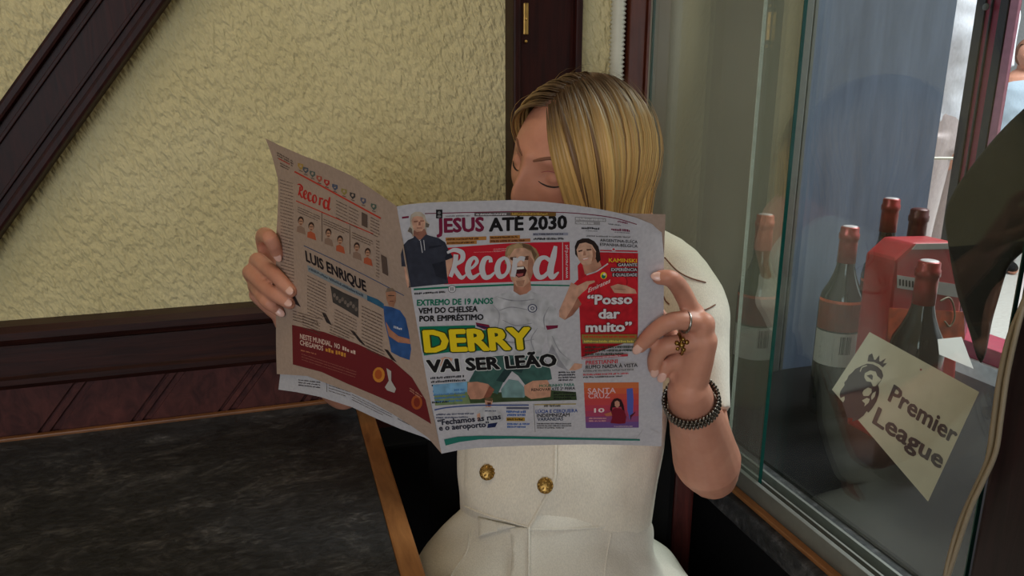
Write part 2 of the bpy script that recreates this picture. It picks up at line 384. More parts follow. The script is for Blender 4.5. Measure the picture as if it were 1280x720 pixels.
b = BM(); box(b, .66, 1.30, .425, .45, .694, 2.2); obj('side_panel', b, M['darkpaint'], cab)
b = BM(); box(b, .573, 1.30, .28, YW, 2.2, 2.3, .004); obj('top_board', b, M['frame_dark'], cab)
# cable in front of the stile
b = BM(); cp = [onX(*p, .594) for p in [(1300, 330), (1281, 378), (1262, 425), (1250, 480), (1243, 530), (1236, 575), (1220, 612), (1203, 650), (1190, 690), (1182, 730), (1178, 790)]]
tube(b, cp, .0032, 8, 5); cp2 = [p+Vector((-.004, -.008, .012)) for p in cp[2:8]]; tube(b, [cp[1]]+cp2+[cp[9]], .0022, 8, 5)
tag(obj('cable', b, M['cable'], None, True), 'beige cable hanging down beside the dark wooden stile of the cabinet', 'cable')

# ================================================================ OUTSIDE
b = BM(); box(b, 1.72, 9, -3, 8, -.05, .15); struct(obj('street', b, M['street']))
b = BM(); box(b, 8.6, 8.9, -3, 8, .15, 6); box(b, 1.72, 9, 7.7, 8, .15, 6); struct(obj('wall_opposite', b, M['facade']))
XW = 1.6
def wy(px, py): return onX(px, py, XW).y
b = BM(); box(b, XW-.03, XW+.09, -.2, 2.6, -.05, .62); struct(obj('wall_street', b, M['facade']))
PX = lambda p: wy(p, 100)
y1 = PX(1208); y2 = PX(1258)
fr = struct(obj('window_1', box(BM(), XW, XW+.03, PX(1249), y1, .62, 2.75, .002), M['redpaint']))
for pa, pb in ((1219, 1208), (1227.5, 1225.5), (1247, 1237)):
    b = BM(); box(b, XW-.005, XW+.002, PX(pa), PX(pb), .62, 2.75, .001); obj('window_seal', b, M['blackframe'], fr)
b = BM(); box(b, XW-.002, XW+.006, PX(1258), PX(1248), .62, 2.75, .001); obj('window_stop', b, M['pinkpaint'], fr)
b = BM(); ellipsoid(b, (XW-.016, (y1+y2)/2+.016, onX(1246, 8, XW).z), XYZ, (.006, .008, .008), 12, 8); obj('window_latch', b, M['alu'], fr, True)
b = BM(); box(b, XW-.02, XW+.08, -.2, 2.6, .62, .66, .003); obj('window_sill', b, M['redpaint'], fr)
# thin rail outside
rl = W(1190, 198, 2.05); b = BM(); tube(b, [rl+RH*-.6, rl+RH*.35], .004, 8, 1)
for k in (-.55, .3): tube(b, [rl+RH*k, Vector((rl.x+RH.x*k, rl.y+RH.y*k, .15))], .006, 8, 1)
tag(obj('railing', b, M['white_plastic'], None, True), 'thin white rail outside the window in front of the person in white', 'railing')

# ================================================================ TABLE
tb = thing('table', 'dark slate-topped table with oak edging standing against the wainscot', 'table', (-.35, .75, 0))
XT = .118; TX0, TY0, TY1 = -.85, .28, YW-.014
b = BM(); box(b, TX0+.024, XT-.026, TY0+.024, TY1-.010, .722, .7495, .001); obj('tabletop', b, M['slate'], tb)
b = BM(); box(b, XT-.026, XT, TY0, TY1, .715, .751, .003); obj('edge_strip', b, M['edgewood'], tb)
b = BM(); box(b, TX0, TX0+.024, TY0, TY1, .715, .751, .003); obj('edge_strip', b, M['edgewood'], tb)
b = BM(); box(b, TX0+.024, XT-.026, TY1-.010, TY1, .715, .754, .002); obj('edge_strip', b, M['edgewood_x'], tb)
b = BM(); box(b, TX0+.024, XT-.026, TY0, TY0+.024, .715, .751, .003); obj('edge_strip', b, M['edgewood_x'], tb)
b = BM(); box(b, TX0+.05, XT-.05, TY0+.05, TY1-.05, .66, .722, .002); obj('apron', b, M['chairwood'], tb)
for xx in (TX0+.05, XT-.11):
    for yy in (TY0+.05, TY1-.11):
        b = BM(); prism(b, [(xx, yy, .66), (xx+.055, yy, .66), (xx+.055, yy+.055, .66), (xx, yy+.055, .66)], (0, 0, -.66), .004); obj('leg', b, M['chairwood'], tb)

# ================================================================ THINGS IN THE CABINET
ZS = .694
def bottle(px, py, d, cap, gl, label, kind=0):
    T = W(px, py, d); h = T.z-ZS; x, y = T.x, T.y
    t = thing('wine_bottle', label, 'bottle', (x, y, ZS), 'wine bottles in the display cabinet')
    R = .0365; r = .0140; s = h-.31
    b = BM(); zs = .185+s*.6
    lathe(b, [(.030, .002), (R, .0), (R, .012), (R, zs), (R-.003, zs+.018), (R-.012, zs+.036), (.0185, zs+.052), (r+.001, zs+.066), (r, zs+.08), (r, h-.006), (r-.002, h-.004)], (x, y, ZS))
    obj('body', b, gl, t, True)
    b = BM(); q = r+.0008
    lathe(b, [(q+.0002, h-.062), (q, h-.03), (q, h-.022), (q+.0016, h-.021), (q+.0016, h-.012), (q+.0002, h-.011), (q, h-.002), (q-.002, h)], (x, y, ZS))
    co = obj('capsule', b, cap, t, True)
    b = BM(); lathe(b, [(q-.0022, h-.0002), (q-.004, h+.0008)], (x, y, ZS)); obj('capsule_top', b, M['cap_glint'] if kind != 1 else cap, co, True)
    if kind in (1, 2):
        a0 = atan2(-y, -x)
        def patch(z0, z1, da, db, rr):
            bb = BM(); n = 14; A = [bb.verts.new((x+rr*cos(a0+da+(db-da)*k/n), y+rr*sin(a0+da+(db-da)*k/n), ZS+z0)) for k in range(n+1)]
            B = [bb.verts.new((v.co.x, v.co.y, ZS+z1)) for v in A]
            for k in range(n): bb.faces.new([A[k], A[k+1], B[k+1], B[k]])
            return bb
        lb = obj('label', patch(.158, .212, -1.2, 1.2, R+.0006), M['label_o'], t); obj('label_band', patch(.207, .212, -1.2, 1.2, R+.001), M['orange'], lb)
        l2 = obj('label', patch(.095, .155, -1.2, 1.2, R+.0006), M['label'], t)
        bb = BM(); a = .1
        for k in range(14):
            wv = random.choice((.012, .02, .03)); a += wv+.016
            if a > .72: break
            for z0, z1 in ((.118, .150),):
                A = [bb.verts.new((x+(R+.001)*cos(a0+q_), y+(R+.001)*sin(a0+q_), ZS+zz)) for q_, zz in ((a, z0), (a+wv, z0), (a+wv, z1), (a, z1))]; bb.faces.new(A)
        obj('barcode', bb, M['black'], l2)
        bb = BM()
        for k in range(5):
            z0 = .106+.009*k
            A = [bb.verts.new((x+(R+.001)*cos(a0+q_), y+(R+.001)*sin(a0+q_), ZS+zz)) for q_, zz in ((-.75, z0), (-.1, z0), (-.1, z0+.004), (-.75, z0+.004))]; bb.faces.new(A)
        obj('label_text', bb, M['silver'], l2)
    return t
bottle(1162, 326, 1.03, M['capsule'], M['wineglass'], 'dark wine bottle with red foil standing in front of the red carton', 3)
bottle(1115, 248, 1.37, M['capsule'], M['wineglass'], 'dark wine bottle with bright red foil, tallest, left of the red carton', 2)
bottle(1150, 261, 1.285, M['capsule_d'], M['wineglass'], 'dark wine bottle with deep maroon foil half hidden behind the red carton', 1)
bottle(1063, 283, 1.25, M['capsule'], M['wineglass'], 'dark wine bottle with red foil and barcode label behind the leaning lion card', 2)
bottle(957, 268, 1.28, M['capsule_p'], M['wineglass_g'], 'olive green wine bottle with copper foil behind the hazy glass door', 2)
# red carton
t_ = thing('carton', 'red carton with white label strip and cord handle standing behind the front bottle', 'carton', onY(1158, 420, .89))
yc = .885; P = [onY(*p, yc) for p in [(1108, 425), (1119, 326), (1143, 304), (1198, 303), (1206, 330), (1208, 425)]]
P[0].z = ZS+.001; P[-1].z = ZS+.001
b = BM(); prism(b, P, (0, .062, 0), .006); obj('box', b, M['red'], t_)
def quad(pts, y, th=.0012):
    b = BM(); prism(b, [onY(*p, y) for p in pts], (0, th, 0)); return b
obj('label_strip', quad([(1122, 344), (1198, 356), (1198, 372), (1122, 360)], yc-.0014), M['label'], t_)
obj('top_highlight', quad([(1146, 305), (1197, 304), (1199, 311), (1140, 312)], yc-.0014), M['label'], t_)  # pale strip painted as the highlight along the carton's top
obj('printed_panel', quad([(1112, 385), (1205, 390), (1206, 424), (1110, 424)], yc-.0012), M['orange'], t_)
b = BM()
for k in range(7):
    u = 1124+k*4; c = [onY(*p, yc-.0018) for p in [(u, 349+k*.6), (u+2, 349+k*.6), (u+2, 357+k*.6), (u, 357+k*.6)]]; b.faces.new([b.verts.new(q) for q in c])
obj('strip_print', b, M['black'], t_)
b = BM(); tube(b, [onY(*p, yc-.004) for p in [(1176, 376), (1186, 372), (1192, 382), (1193, 398), (1187, 408), (1181, 402)]], .0016, 6, 5); obj('cord', b, M['cable'], t_, True)
# small white paper
b = BM(); prism(b, [W(*p) for p in [(1172, 424, .985), (1202, 421, .985), (1217, 461, .93), (1174, 443, .96)]], ray(1190, 440)*.002); tag(obj('paper_sheet', b, M['label']), 'small white paper corner lying between front bottle and dark draped cloth', 'paper')
# dark draped cloth
out = [(1345, 60, .74), (1310, 105, .76), (1283, 131, .78), (1262, 150, .80), (1240, 174, .82), (1215, 205, .84), (1196, 230, .86), (1184, 254, .87), (1179, 272, .87), (1183, 295, .87), (1188, 330, .86), (1196, 370, .85), (1207, 402, .84), (1216, 432, .83), (1224, 462, .82), (1232, 452, .81), (1240, 405, .80), (1262, 330, .775), (1300, 300, .745), (1345, 280, .72)]
b = BM(); pa = [W(*p) for p in out]; prism(b, pa, ray(1230, 300)*.05)
me = remesh('draped_cloth', b, .006, 14, .5); o = link('draped_cloth', me, M['olive']); tag(o, 'dark olive cloth draped inside the cabinet in front of the bright window', 'cloth')
# cream card with crest
card_d = lambda px, py: 1/(.98+.001646*(px-1040)+.000519*(py-487))
def printer(depth):
    def f(px, py, off): return W(px, py, depth(px, py)-off)
    return f
t_ = thing('card', 'cream rectangular card with lion crest leaning tilted behind the glass door', 'card', W(1100, 560, card_d(1100, 560)))
b = BM(); pc = [(1087, 415), (1224, 490), (1160, 627), (1040, 487)]
prism(b, [W(x, y, card_d(x, y)) for x, y in pc], ray(1130, 520)*.0025); obj('board', b, M['card'], t_)

# ---------------------------------------------------------------- print helper
def text_flat(body, offset=0., shear=0., res=2):
    c = bpy.data.curves.new('t', 'FONT'); c.body = body; c.size = 1; c.offset = offset; c.shear = shear; c.resolution_u = res; c.fill_mode = 'FRONT'
    o = bpy.data.objects.new('t', c); COL.objects.link(o)
    dg = bpy.context.evaluated_depsgraph_get(); dg.update()
    me = bpy.data.meshes.new_from_object(o.evaluated_get(dg)); bpy.data.objects.remove(o); bpy.data.curves.remove(c)
    V = [(v.co.x, v.co.y) for v in me.vertices]; Fc = [tuple(p.vertices) for p in me.polygons]; bpy.data.meshes.remove(me)
    return V, Fc
_cap = {}
def cap_h():
    if 'h' not in _cap:
        V, _ = text_flat('H'); _cap['h'] = max(v[1] for v in V)
    return _cap['h']
class Print:
    def __init__(s, surf): s.surf = surf; s.items = []
    def poly(s, pts, c): s.items.append(([tuple(p) for p in pts], [tuple(range(len(pts)))], c)); return s
    def rect(s, x0, y0, x1, y1, c, sl=0): return s.poly([(x0, y0), (x1, y0+sl*(x1-x0)), (x1, y1+sl*(x1-x0)), (x0, y1)], c)
    def line(s, pts, wd, c):
        P = catmull([(p[0], p[1], 0) for p in pts], 6) if len(pts) > 2 else [Vector((p[0], p[1], 0)) for p in pts]
        Wd = lerp_list(list(wd), 6) if isinstance(wd, (list, tuple)) else [wd]*len(P)
        if len(pts) == 2 and isinstance(wd, (list, tuple)): Wd = list(wd)
        L = []; R = []
        for i, p in enumerate(P):
            t = (P[min(i+1, len(P)-1)]-P[max(0, i-1)]); t.normalize(); n = Vector((-t.y, t.x, 0))*Wd[i]/2; L.append(p+n); R.append(p-n)
        V = [(q.x, q.y) for q in L+R]; n = len(L); s.items.append((V, [(i, i+1, n+i+1, n+i) for i in range(n-1)], c)); return s
    def disc(s, x, y, rx, ry, c, n=14): return s.poly([(x+rx*cos(2*pi*k/n), y+ry*sin(2*pi*k/n)) for k in range(n)], c)
    def text(s, body, p0, p1, h, c, bold=.02, shear=0, up=None, outline=None):
        def place(off, col, n_=8):
            V, Fc = text_flat(body, 0, shear)
            xs = [v[0] for v in V]; x0, x1 = min(xs), max(xs); H = cap_h()
            u = up or (0, -h); ax = (p1[0]-p0[0], p1[1]-p0[1])
            bd = min(bold, .05)
            for k in range(n_):
                ox, oy = off*cos(2*pi*k/n_+.39), off*sin(2*pi*k/n_+.39)*.8; kx = (x1-x0)+2*bd; ky = H+1.6*bd
                s.items.append(([(p0[0]+ax[0]*(x-x0+bd+ox)/kx+u[0]*(y+.8*bd+oy)/ky, p0[1]+ax[1]*(x-x0+bd+ox)/kx+u[1]*(y+.8*bd+oy)/ky) for x, y in V], Fc, col))
        if outline: place(bold+.045, outline, 12)
        place(bold, c); return s
    def greek(s, x0, y0, x1, rows, pitch, hh, c, sl=0, seed=1, dx=0):
        rnd = random.Random(seed)
        for r in range(rows):
            x = x0+dx*r; e = x1+dx*r-(rnd.random()*.25*(x1-x0) if r == rows-1 else 0)
            while x < e:
                l = min(hh*(1.4+rnd.random()*3.6), e-x); a = x
                while a < x+l-.2:
                    lw = max(.5, hh*(.28+.34*rnd.random())); yy = y0+pitch*r+sl*(a-x0-dx*r); t0 = hh*.28*(rnd.random() < .35)
                    s.rect(a, yy+t0, a+lw, yy+hh-hh*.2*(rnd.random() < .2), c, sl); a += lw+max(.28, hh*.17)
                x += l+hh*.5
        return s
    def build(s, name, parent, base=.0003, step=None, grid=9):
        from mathutils import noise
        step = step or min(.00002, .0012/max(1, len(s.items)))
        if name == 'photograph': grid = 4
        bm = BM(); ly = bm.faces.layers.int.new('k')
        for k, (V, Fc, c) in enumerate(s.items):
            vs = [bm.verts.new((x, y, 0)) for x, y in V]
            for f in Fc:
                try: bm.faces.new([vs[i] for i in f])[ly] = k
                except ValueError: pass
        bmesh.ops.triangulate(bm, faces=[f for f in bm.faces if len(f.verts) > 4])
        xs = [v.co.x for v in bm.verts]; ys = [v.co.y for v in bm.verts]
        for lo, hi, ax in ((min(xs), max(xs), 0), (min(ys), max(ys), 1)):
            g = math.floor(lo/grid)*grid+grid
            while g < hi:
                co = [0, 0, 0]; no = [0, 0, 0]; co[ax] = g; no[ax] = 1
                bmesh.ops.bisect_plane(bm, geom=bm.verts[:]+bm.edges[:]+bm.faces[:], plane_co=co, plane_no=no, dist=1e-5); g += grid
        kk = [f[ly] for f in bm.faces]
        # one layer offset per item
        off = {}
        for f in bm.faces:
            for v in f.verts: off[v] = base+step*f[ly]
        bm.verts.ensure_lookup_table(); flat = [(v.co.x, v.co.y) for v in bm.verts]
        for v in bm.verts: v.co = s.surf(v.co.x, v.co.y, off.get(v, base))
        me = bpy.data.meshes.new(name); bm.to_mesh(me); bm.free()
        at = me.color_attributes.new('Col', 'FLOAT_COLOR', 'CORNER')
        for p, k in zip(me.polygons, kk):
            c = s.items[k][2]
            for li in p.loop_indices:
                if name == 'photograph':
                    x, y = flat[me.loops[li].vertex_index]; m_ = 1+.34*noise.noise((x/6, y/8, k*.37))+.2*noise.noise((x/2.4, y/3, k*.7)); at.data[li].color = (c[0]*m_, c[1]*m_, c[2]*m_, 1)
                else: at.data[li].color = c
        return link(name, me, M['ink'], parent)
K = rgb(26, 24, 26); WHT = rgb(206, 202, 206); RED = rgb(196, 34, 50); GRN = rgb(16, 112, 86); YEL = rgb(238, 206, 30); MAR = rgb(120, 30, 60); NAVY = rgb(30, 40, 80); GREY = rgb(120, 118, 120); ORG = rgb(180, 122, 60)
# ---- crest and words on the card
cs = printer(card_d); q = lambda L: [(1020+x/3, 400+y/3) for x, y in L]
DK = rgb(66, 54, 62); CR = rgb(206, 194, 176)
p = Print(cs)
q = lambda L: [(1036+x/6.545, 430+y/6.545) for x, y in L]
p.poly(q([(315, 160), (265, 180), (215, 205), (195, 230), (160, 260), (150, 290), (125, 315), (130, 335), (95, 385), (88, 415), (95, 442), (128, 428), (130, 455), (110, 490), (125, 520), (136, 560), (150, 602), (196, 608), (190, 635), (240, 620), (285, 585), (310, 550), (325, 562), (360, 520), (390, 470), (410, 410), (412, 365), (402, 335), (428, 300), (446, 260), (432, 215), (400, 186), (360, 166)]), DK)
p.poly(q([(295, 238), (338, 216), (384, 226), (396, 260), (430, 290), (415, 312), (396, 300), (382, 346), (362, 346), (345, 310), (310, 306), (290, 272)]), CR)
p.poly(q([(308, 258), (348, 248), (362, 262), (356, 296), (330, 276)]), DK)
p.poly(q([(285, 378), (320, 356), (350, 366), (350, 396), (325, 425), (285, 426), (275, 402)]), CR).poly(q([(270, 462), (310, 440), (336, 450), (326, 480), (290, 512), (296, 486)]), CR).poly(q([(360, 402), (386, 386), (376, 430), (350, 458), (346, 432)]), CR)
p.line(q([(318, 156), (370, 160), (420, 186), (442, 208)]), 1.5, CR); p.line(q([(256, 226), (272, 192), (312, 176)]), 1.3, CR)
p.poly(q([(316, 142), (326, 92), (342, 122), (355, 76), (370, 128), (382, 130), (414, 90), (412, 140), (422, 144), (468, 116), (442, 160), (476, 156), (442, 192), (414, 168), (370, 148)]), DK)
p.build('lion_crest', t_, .0004)
p = Print(cs); up = (8.4, -20.5)
p.text('Premier', (1109.0, 500.5), (1192, 556), 0, DK, .032, 0, up).text('League', (1089.5, 528.5), (1175.5, 587), 0, DK, .032, 0, up)
p.build('lettering', t_, .0004)
p = Print(cs); p.disc(1151, 462, 1.4, 1.4, rgb(150, 60, 60)); p.build('red_speck', t_, .0004)

# ================================================================ NEWSPAPER
def d_right(px, py):
    i = 1.515-.000237*(px-496)-.000912*(py-258)
    d = 1/i
    u = max(0, (px-735)/95); v = max(0, (330-py)/80)
    d += .030*u*u*min(v, 1.2)                      # the upper outer corner bends back
    d += .0035*sin((px-500)/52+.004*py)+.003*sin((py-250)/80)
    return d
def d_left(px, py):
    # bilinear inverse depth over the left half, sharing the fold with the front page
    fy = (py-258)/309; fx0 = 496+56*fy; a = 1.515-.000237*56*fy-.000912*309*fy
    a = 1/d_right(fx0, py)
    lx = 338+8*min(max((py-173)/60, 0), 1); t = (fx0-px)/(fx0-lx)
    # outer edge depth
    yo = py-t*90; e = 1/(.88+.09*(yo-173)/297*1.0)
    d = 1/(a+(e-a)*t)
    tt = max(0, min(t, 1.05))
    d += .012*sin(tt*pi)*(-1)+.003*sin(py/30+tt*3)
    return d
SR = printer(d_right); SL = printer(d_left)
news = thing('newspaper', 'open tabloid newspaper held up by the seated woman in front of her face', 'newspaper', W(552, 567, .82))
def sheet(name, outline, surf, mat, back, thick=.0005, grid=7):
    bm = BM(); vs = [bm.verts.new((x, y, 0)) for x, y in outline]; bm.faces.new(vs); bmesh.ops.triangulate(bm, faces=bm.faces[:])
    xs = [v.co.x for v in bm.verts]; ys = [v.co.y for v in bm.verts]
    for lo, hi, ax in ((min(xs), max(xs), 0), (min(ys), max(ys), 1)):
        g = math.floor(lo/grid)*grid+grid
        while g < hi:
            co = [0, 0, 0]; no = [0, 0, 0]; co[ax] = g; no[ax] = 1
            bmesh.ops.bisect_plane(bm, geom=bm.verts[:]+bm.edges[:]+bm.faces[:], plane_co=co, plane_no=no, dist=1e-5); g += grid
    bmesh.ops.remove_doubles(bm, verts=bm.verts[:], dist=1e-4)
    base = {v: (v.co.x, v.co.y) for v in bm.verts}
    r = bmesh.ops.duplicate(bm, geom=bm.faces[:]); new = {v: r['vert_map'][v] for v in base}
    bnd = [e for e in bm.edges if e.is_boundary and e.verts[0] in base and e.verts[1] in base]
    for v, (x, y) in base.items(): v.co = surf(x, y, -back); new[v].co = surf(x, y, -back-thick)
    bmesh.ops.recalc_face_normals(bm, faces=bm.faces)
    for e in bnd: bm.faces.new([bm.verts.new(q.co) for q in (e.verts[0], e.verts[1], new[e.verts[1]], new[e.verts[0]])])
    me = bpy.data.meshes.new(name); bm.to_mesh(me); bm.free(); o = link(name, me, mat, news, True)
    return o
fold = [(552, 567), (540, 512), (528, 445), (516, 375), (505, 310), (496, 258)]
o_right = [(496, 258), (510, 255.5), (530, 253.5), (560, 252), (600, 251), (640, 250), (680, 252), (715, 256), (745, 260.5), (770, 265.5), (795, 272), (815, 280), (827, 289), (830, 320), (829.5, 400), (828.5, 480), (827, 558), (790, 556.5), (740, 555.5), (700, 556), (659, 557), (620, 558.5), (595, 560), (572, 563)]+fold[:-1]
o_left = [(332, 173), (350, 182), (380, 195), (410, 206), (440, 220), (470, 240), (496, 258)]+fold[::-1][1:]+[(535, 547), (512, 531), (490, 517), (460, 500), (440, 491), (405, 478), (384, 470), (346, 467.5), (345, 430), (345, 380), (345, 300), (347, 265), (348, 240), (347, 222), (340, 195)]
front = sheet('front_page', o_right, SR, M['paper'], 0)
back = sheet('back_page', o_left, SL, M['paper_shade'], 0)
in_l = [(352, 400), (350, 470), (348, 487), (370, 490), (400, 496), (440, 509), (470, 523), (500, 536), (530, 546.5), (547, 556), (540, 510), (520, 420), (440, 380)]
sheet('inner_page', in_l, SL, M['paper'], .004)
in_r = [(520, 262), (600, 257), (700, 262), (770, 266), (800, 267), (832, 268), (831, 290), (829.6, 330), (828.5, 400), (827.5, 480), (825, 553), (740, 551), (650, 552), (560, 556), (545, 500), (530, 420)]
def SRflat(px, py, off):
    return W(px, py, 1/(1.515-.000237*(px-496)-.000912*(py-258))+.005-off+max(0, (px-735)/95)**2*.006)
sheet('inner_page', in_r, SRflat, M['paper_shade'], .008)
def SRin(px, py, off): return W(px, py, d_right(px, py)-off)
sheet('inner_page', [(510, 268), (600, 256), (700, 259), (760, 268), (800, 280), (822, 296), (824, 400), (822, 550), (740, 551), (650, 552), (565, 556), (545, 500), (528, 410)], SRin, M['paper'], .004)

# ---- front page prints
SK = rgb(206, 156, 132); SKD = rgb(150, 100, 84); HG = rgb(186, 172, 156); HGD = rgb(110, 98, 90); POLO = rgb(52, 54, 66); POLOD = rgb(38, 39, 50); SHIRT = rgb(188, 186, 190); SHD = rgb(150, 148, 154)
p = Print(SR)
p.rect(502.5, 271, 511, 273.4, MAR, -.12).line([(531, 267), (560, 266.3), (640, 264.5), (700, 265.5), (740, 268.5), (770, 273), (796, 280.5)], 1.1, MAR)
p.rect(545, 262, 553, 273, K); p.disc(549, 266, 2, 2, GREY); p.disc(549, 270.5, 2.4, 1.6, GREY)
p.greek(557, 269.4, 590, 1, 2, 1.6, GREY, -.02, 3)
p.rect(593, 265.8, 638, 270.4, rgb(92, 84, 84), -.012).rect(638, 265.2, 695, 270, rgb(120, 88, 44), .004); p.greek(595, 267, 636, 1, 2, 2.2, WHT, -.012, 4).greek(640, 266.4, 693, 1, 2, 2.2, rgb(196, 160, 80), .004, 5)
p.build('header_strip', front)
p = Print(SR)
p.text('JESUS', (545.5, 291.5), (605.5, 289.5), 18.5, MAR, .045, 0, (-.4, -18.5)).text('ATÉ 2030', (611, 289.8), (709, 286.4), 17.5, K, .045)
p.build('headline', front)
p = Print(SR)
p.rect(557, 297, 608, 301.6, ORG, -.03).rect(558, 301.8, 596, 306, ORG, -.03).rect(612, 295, 650, 299.4, ORG, -.03).rect(612, 299.6, 663, 303.8, rgb(170, 110, 64), -.03)
p.greek(558, 298, 607, 1, 2, 2.4, rgb(80, 36, 26), -.03, 6).greek(559, 302.8, 595, 1, 2, 2.2, rgb(80, 36, 26), -.03, 7).greek(613, 296, 649, 1, 2, 2.2, rgb(70, 40, 26), -.03, 8).greek(613, 300.6, 662, 1, 2, 2.2, rgb(90, 40, 26), -.03, 9)
p.rect(666, 291.3, 710, 294.6, rgb(150, 150, 166), -.01).greek(667, 297.4, 711, 1, 2, 2.6, K, -.012, 10).greek(667, 292, 709, 1, 2, 1.7, K, -.01, 11)
p.build('subheading', front)
# masthead
p = Print(SR)
p.poly([(555, 310), (633, 304.3), (670, 303), (712, 302.4), (712.5, 350), (690, 351), (640, 352.5), (555, 355.5)], RED)
p.line([(703.2, 303), (703.4, 350)], .7, WHT); p.text('www.record.pt', (710, 348), (709.6, 306), 0, WHT, .01, 0, (-4.0, 0))
p.greek(592, 315, 632, 1, 2, .8, rgb(226, 150, 150), -.03, 12); p.greek(617, 311, 633, 2, 2.2, .9, rgb(230, 190, 190), -.03, 13)
REC = [([(570, 318), (568.5, 331), (563, 346)], [6, 6, 5]), ([(559, 316), (568, 312.4), (577.5, 316), (577.5, 325), (567, 332.5)], [3, 5, 6.5, 6, 3]), ([(567, 332), (571.5, 341), (577, 347.2), (583, 343)], [4, 6, 5, 1.8]),
       ([(583.5, 338), (591, 334), (596.4, 327), (592.6, 322), (586.5, 328), (585, 339), (590, 347), (600, 341.5)], [2, 3.5, 4.5, 4, 6.5, 7.5, 6, 2]),
       ([(613.5, 328), (612.5, 322.5), (606, 324), (602.5, 335), (605.5, 345.6), (612, 346), (620, 339)], [5, 4, 6, 7.5, 7, 5, 2]),
       ([(630, 322), (624, 327), (621.5, 337), (625, 345.5), (632, 343), (636, 334), (634, 325), (629, 321.6)], [4, 6, 7.5, 6.5, 4, 5, 5, 3.5]),
       ([(644, 322), (643, 335), (641, 346)], [5, 6.5, 6]), ([(644, 330), (650, 323), (656, 324)], [2, 5, 6]),
       ([(688, 326), (681, 321.8), (674, 325), (670, 336), (673, 345.6), (680, 345.4), (689, 336)], [5, 5, 6.5, 8, 7, 5, 4]), ([(694.5, 307.5), (692, 320), (688, 338), (690.5, 346.4), (698.5, 340)], [4.5, 7.5, 8.5, 6.5, 1.8])]
for pts, wd in REC: p.line(pts, wd, WHT)
p.build('masthead', front)
# lines under masthead and strapline
p = Print(SR)
p.poly([(517, 360.6), (560, 358), (640, 354.8), (712, 356.2), (712, 357.8), (640, 357), (560, 360.4), (517, 363)], GRN)
p.disc(565, 361.3, 5.2, 5.0, GREY).disc(565, 361.3, 4.4, 4.2, WHT).rect(563, 359, 564.4, 363.4, GREY).rect(565.4, 359, 566.8, 363.4, GREY)
p.greek(518, 366, 558, 1, 2, 2.4, K, -.06, 14)
p.text('EXTREMO DE 19 ANOS', (521, 382.4), (616.5, 380), 7.8, GRN, .04).text('VEM DO CHELSEA', (523, 392.4), (597, 389.8), 7.4, K, .04).text('POR EMPRÉSTIMO', (524, 402.2), (604.5, 400), 7.4, K, .04)
p.build('strapline', front)
# coach portrait (older man, dark polo)
p = Print(SR)
p.poly([(509, 290), (511, 285), (513, 282), (512.5, 274), (514, 268), (519, 264.8), (526, 264.8), (531, 269), (533, 276), (537, 280), (536, 284), (533.5, 284), (533, 291), (515, 296), (514.5, 291)], HG)
p.poly([(509.5, 289), (512, 284), (515, 286), (516, 294), (513, 291)], HGD).poly([(532, 278), (537, 280.5), (535.5, 284.5), (532, 284)], HGD)
p.poly([(517, 288), (531, 286), (534, 293), (528.5, 299), (522.5, 300), (516.5, 295)], SKD)
p.poly([(514.4, 276), (516, 271.5), (521, 270), (528, 271), (531.5, 277), (531, 284), (527.5, 289), (521, 290), (516.6, 286.5)], SK)
p.poly([(517, 276.5), (522.5, 275.6), (522.5, 277.4), (517.5, 278.2)], SKD).poly([(525, 275.4), (530, 275.4), (530, 277), (525.4, 277.4)], SKD).poly([(523.4, 277), (525.4, 277), (526, 281.6), (523, 281.8)], SKD).rect(521, 284.4, 527.6, 285.6, SKD)
p.poly([(502, 333), (501, 318), (504.5, 306), (510, 300), (516.5, 297.4), (518, 294.4), (524.5, 301), (532.6, 293), (537, 294.6), (548, 297.4), (556.5, 303), (561, 313), (566.2, 321), (557.4, 325), (558.4, 340), (560.6, 354.6), (535, 357), (511, 359.6), (508.5, 340), (507, 333)], POLO)
p.poly([(556, 322), (561, 313), (566.2, 321), (557.4, 325)], POLOD).poly([(536, 308), (552, 306), (552, 308), (536, 311)], POLOD).poly([(540, 330), (556, 326), (558, 350), (545, 345)], POLOD)
p.line([(525.5, 301), (528, 316)], .8, WHT).line([(529.6, 300), (531, 313)], .8, WHT)
p.poly([(505, 333.5), (509, 334), (511.5, 358), (509.4, 360), (507, 348)], SK).poly([(557, 325.6), (565.6, 322.4), (566, 330), (562.6, 337), (559.2, 347)], SK)
p.build('photograph', front)
# shouting footballer kneeling on grass
p = Print(SR)
p.poly([(541, 481), (585, 477), (586, 497), (640, 496), (700, 492), (720, 490), (721, 500), (640, 502), (544, 507)], rgb(120, 138, 96)).poly([(541, 481), (584, 477), (584, 490), (542, 494)], rgb(120, 166, 200))
p.poly([(585, 494), (640, 489), (690, 488), (720, 490), (721, 500), (640, 502), (588, 504)], rgb(60, 74, 48)).poly([(626, 487), (636, 474), (648, 476), (660, 490), (655, 497), (628, 497)], rgb(120, 150, 150))
p.poly([(640, 363), (648, 368), (656, 367), (662, 363), (675, 369), (688, 376), (695, 386), (697.5, 402), (693.5, 412), (683, 414), (680, 428), (676, 446), (612, 448), (606, 430), (601, 416), (597, 408), (601, 396), (606, 383), (612, 374), (625, 368)], SHIRT)
p.poly([(693.5, 411), (683, 414), (686, 440), (697, 458), (711, 464), (726, 461), (712, 448), (701, 432)], SHIRT).poly([(686, 440), (697, 458), (711, 464), (700, 450), (690, 430)], SHD)
p.poly([(711, 463), (718, 454), (728, 455), (727, 460), (719, 463)], SK).poly([(545, 450), (556, 446), (566, 448), (563, 455), (551, 458)], SK)
p.poly([(597, 408), (613, 406), (603, 430), (590, 448), (566, 450), (585, 432)], SHIRT)
